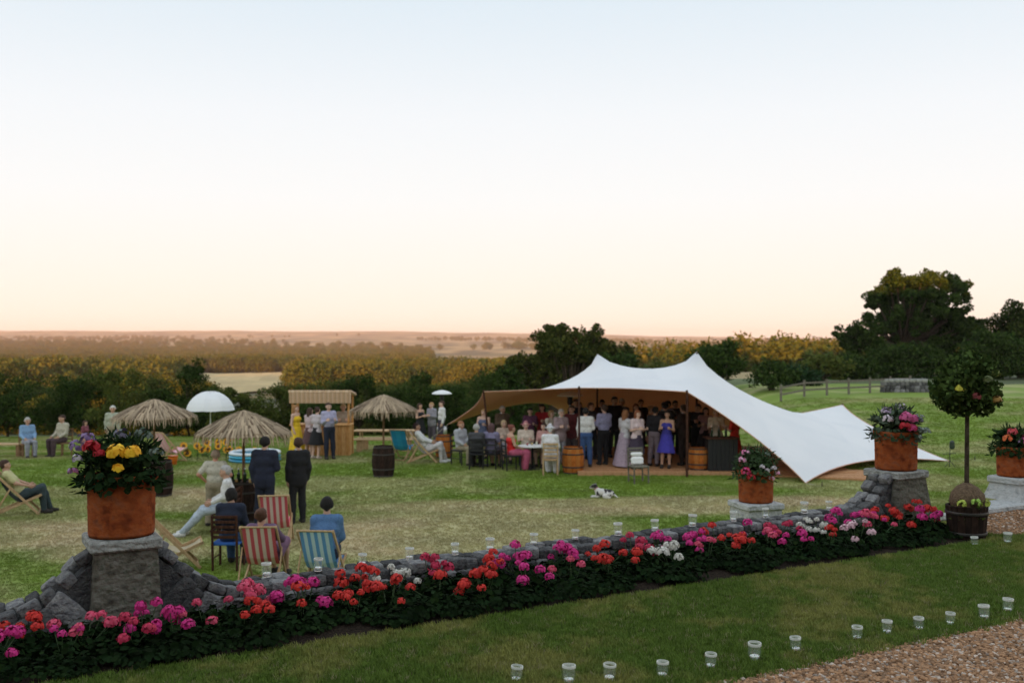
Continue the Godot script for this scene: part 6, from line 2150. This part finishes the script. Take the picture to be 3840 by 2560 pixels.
	person("guest in a cobalt blue dress on the dance floor", fl.call(4.42, 28.7), -0.3, 1.66, "stand", "hold", {fem = true, hair = ["long", dkhair], top = ["bodice", Color(0.05, 0.045, 0.32)], low = ["skirt", Color(0.06, 0.05, 0.40)]})
	person("tall guest in a charcoal suit behind the cobalt dress", fl.call(4.60, 29.8), PI + 0.3, 1.84, "stand", "drink", {hair = ["short", dkhair], top = ["jacket", Color(0.02, 0.022, 0.03)], low = ["trousers", black]})
	person("guest in a dark brown suit left of the right front pole", fl.call(5.08, 29.4), PI + 0.7, 1.78, "stand", "cross", {hair = ["short", brown], top = ["jacket", Color(0.035, 0.018, 0.014)], low = ["trousers", Color(0.03, 0.016, 0.013)]})
	person("guest in black at the back of the dance floor near the middle", fl.call(4.15, 32.4), 0.0, 1.76, "stand", "down", {hair = ["short", brown], top = ["jacket", black], low = ["trousers", black]})
	person("guest in dark grey at the back of the dance floor on the right", fl.call(5.25, 32.2), 0.3, 1.74, "stand", "hold", {hair = ["short", dkhair], top = ["jacket", Color(0.03, 0.03, 0.035)], low = ["trousers", black]})
	person("guest in black behind the white lace top", fl.call(2.95, 33.0), -0.3, 1.72, "stand", "cross", {hair = ["short", dkhair], top = ["jacket", black], low = ["trousers", brown]})
	person("guest in a cream top behind the black bar counter", fl.call(6.05, 29.3), -0.3, 1.68, "stand", "hold", {fem = true, skin = pale, hair = ["bob", Color(0.45, 0.26, 0.12)], top = ["tshirt", Color(0.6, 0.5, 0.36)], low = ["skirt", cream]})
	person("guest in a vivid red dress right of the black bar counter", fl.call(6.42, 28.9), PI + 0.8, 1.62, "stand", "hold", {fem = true, hair = ["bob", Color(0.12, 0.03, 0.02)], top = ["tshirt", Color(0.62, 0.03, 0.015)], low = ["skirt", Color(0.5, 0.025, 0.015)]})
	person("guest in black left of the bar counter beside the pole", fl.call(5.62, 30.4), -0.6, 1.74, "stand", "hold", {skin = pale, hair = ["short", dkhair], top = ["jacket", black], low = ["trousers", black]})

	# more of the crowd, close together
	var more := [
		["guest in a charcoal waistcoat talking behind the lavender shirt", 2.45, 30.9, 0.8, 1.75, "down", "shirt", Color(0.05, 0.05, 0.06), black, "short", brown, false],
		["guest in a wine red dress at the back left of the dance floor", 2.25, 32.6, 0.4, 1.66, "hold", "tshirt", Color(0.22, 0.02, 0.03), Color(0.16, 0.015, 0.02), "long", brown, true],
		["guest in a mid grey suit at the back between the two pole lines", 3.55, 32.2, -0.5, 1.8, "drink", "jacket", Color(0.10, 0.10, 0.11), Color(0.08, 0.08, 0.09), "short", greyh, false],
		["guest in a peach dress behind the mauve grey trousers", 4.40, 31.2, 0.9, 1.64, "hold", "bodice", Color(0.55, 0.32, 0.25), Color(0.5, 0.28, 0.22), "bun", blond, true],
		["guest in a pale blue shirt deep inside the tent on the right", 4.85, 31.4, -0.9, 1.78, "cross", "shirt", Color(0.28, 0.34, 0.48), navy, "short", dkhair, false],
		["guest in bottle green deep inside the tent beside the pale blue shirt", 5.55, 31.6, 0.2, 1.65, "hold", "tshirt", Color(0.02, 0.07, 0.04), Color(0.02, 0.06, 0.035), "bob", brown, true],
		["guest in a dusky pink top behind the bar counter on the left", 5.85, 30.2, -0.1, 1.66, "hold", "tshirt", Color(0.42, 0.26, 0.27), black, "long", dkhair, true],
		["guest in navy with arms crossed behind the burgundy waistcoat", 2.02, 31.6, 0.1, 1.82, "cross", "jacket", navy, navy, "short", brown, false],
		["guest in a cream dress half hidden behind the greyish pink jacket", 1.22, 30.9, 0.7, 1.62, "hold", "tshirt", cream, cream, "bob", blond, true],
		["guest in plum behind the pink hat under the tent's arch", 0.55, 31.6, 0.0, 1.64, "hold", "tshirt", Color(0.12, 0.04, 0.09), black, "bun", dkhair, true],
		["guest in a brown tweed jacket behind the guest in beige at the dark table", -0.35, 32.0, 0.5, 1.68, "drink", "jacket", Color(0.12, 0.08, 0.05), khaki, "short", greyh, false],
		["guest in a slate blue dress standing left behind the seated guests", -0.95, 31.8, -0.3, 1.6, "hold", "bodice", Color(0.10, 0.12, 0.2), Color(0.10, 0.12, 0.2), "long", blond, true]]
	for e in more:
		var pos: Vector3 = fl.call(e[1], e[2]) if e[1] > 1.85 else gp(e[1], e[2])
		person(e[0], pos, e[3], e[4], "walk" if e[5] == "down" else "stand", e[5], {fem = e[11], skin = pale if e[11] else Color(0.5, 0.29, 0.2), hair = [e[9], e[10]], top = [e[6], e[7]], low = ["skirt" if e[11] else "trousers", e[8]]})

# ---------------------------------------------------------------- grass
func grasses() -> void:
	var d := (WALL_B - WALL_A).normalized()
	var front := Vector3(-d.z, 0, d.x)
	if front.z < 0:
		front = -front
	rng.seed = 160
	var sp := []
	var cl := []
	var g0 := Vector3(1.126, 0, -5.11)
	var gd := Vector3(0.877, 0, -0.48)
	while sp.size() < 46000:
		var p := Vector3(rng.randf_range(-3.6, 5.3), 0, rng.randf_range(-9.2, -3.6))
		if absf(p.x) > -p.z * 0.54 + 0.25:
			continue
		var s := (p - WALL_A).dot(d)
		var f := (p - WALL_A).dot(front)
		var bed_end := WALL_A.distance_to(WALL_B) - 0.1
		var edge := lerpf(0.91, 0.99, clampf((s + 1.6) / 8.5, 0, 1)) + rng.randf_range(-0.03, 0.02)
		if f < (edge if s < bed_end else 0.2):
			continue
		if (p - g0).cross(gd).y > rng.randf_range(-0.02, 0.05):
			continue
		if p.x > 4.2 and p.z < -8.95 + rng.randf_range(-0.05, 0.05):
			continue
		if Vector2(p.x - 4.04, p.z + 8.85).length() < 0.18:
			continue
		sp.append(Transform3D(Basis(Vector3.UP, rng.randf() * TAU).scaled(Vector3.ONE * rng.randf_range(0.7, 1.25)), p))
		var n := noise_a.get_noise_2d(p.x * 40, p.z * 40) + 0.6 * noise_b.get_noise_2d(p.x * 160, p.z * 160)
		var c := Color(0.11, 0.18, 0.016).lerp(Color(0.26, 0.26, 0.06), smooth(-0.15, 0.45, n + rng.randf_range(-0.1, 0.1)))
		if rng.randf() < 0.04:
			c = Color(0.30, 0.26, 0.13)
		var g := rng.randf_range(0.8, 1.2)
		cl.append(Color(c.r * g, c.g * g, c.b * g))
	scatter("terrace_grass", "short mown grass strip between the flower bed and the gravel", tuft_mesh(161, 0.032, 0.022, 12, 0.0022), M.grass, sp, cl)
	rng.seed = 170
	sp = []
	cl = []
	while sp.size() < 150000:
		var dd := 12.0 * pow(50.0 / 12.0, rng.randf())
		var x := rng.randf_range(-0.56, 0.56) * dd
		var p := Vector3(x, 0, -dd)
		p.y = ground(x, -dd)
		var k := clampf(dd / 18.0, 0.8, 2.2)
		sp.append(Transform3D(Basis(Vector3.UP, rng.randf() * TAU).scaled(Vector3(k, rng.randf_range(0.7, 1.2) * minf(k, 1.3), k)), p))
		var c := lawn_col(x, -dd)
		var g := rng.randf_range(0.93, 1.09)
		cl.append(Color(c.r * g, c.g * g * rng.randf_range(0.95, 1.05), c.b * g))
	scatter("lawn_grass", "short patchy summer grass of the party lawn", tuft_mesh(171, 0.028, 0.055, 10, 0.004), M.grass, sp, cl)
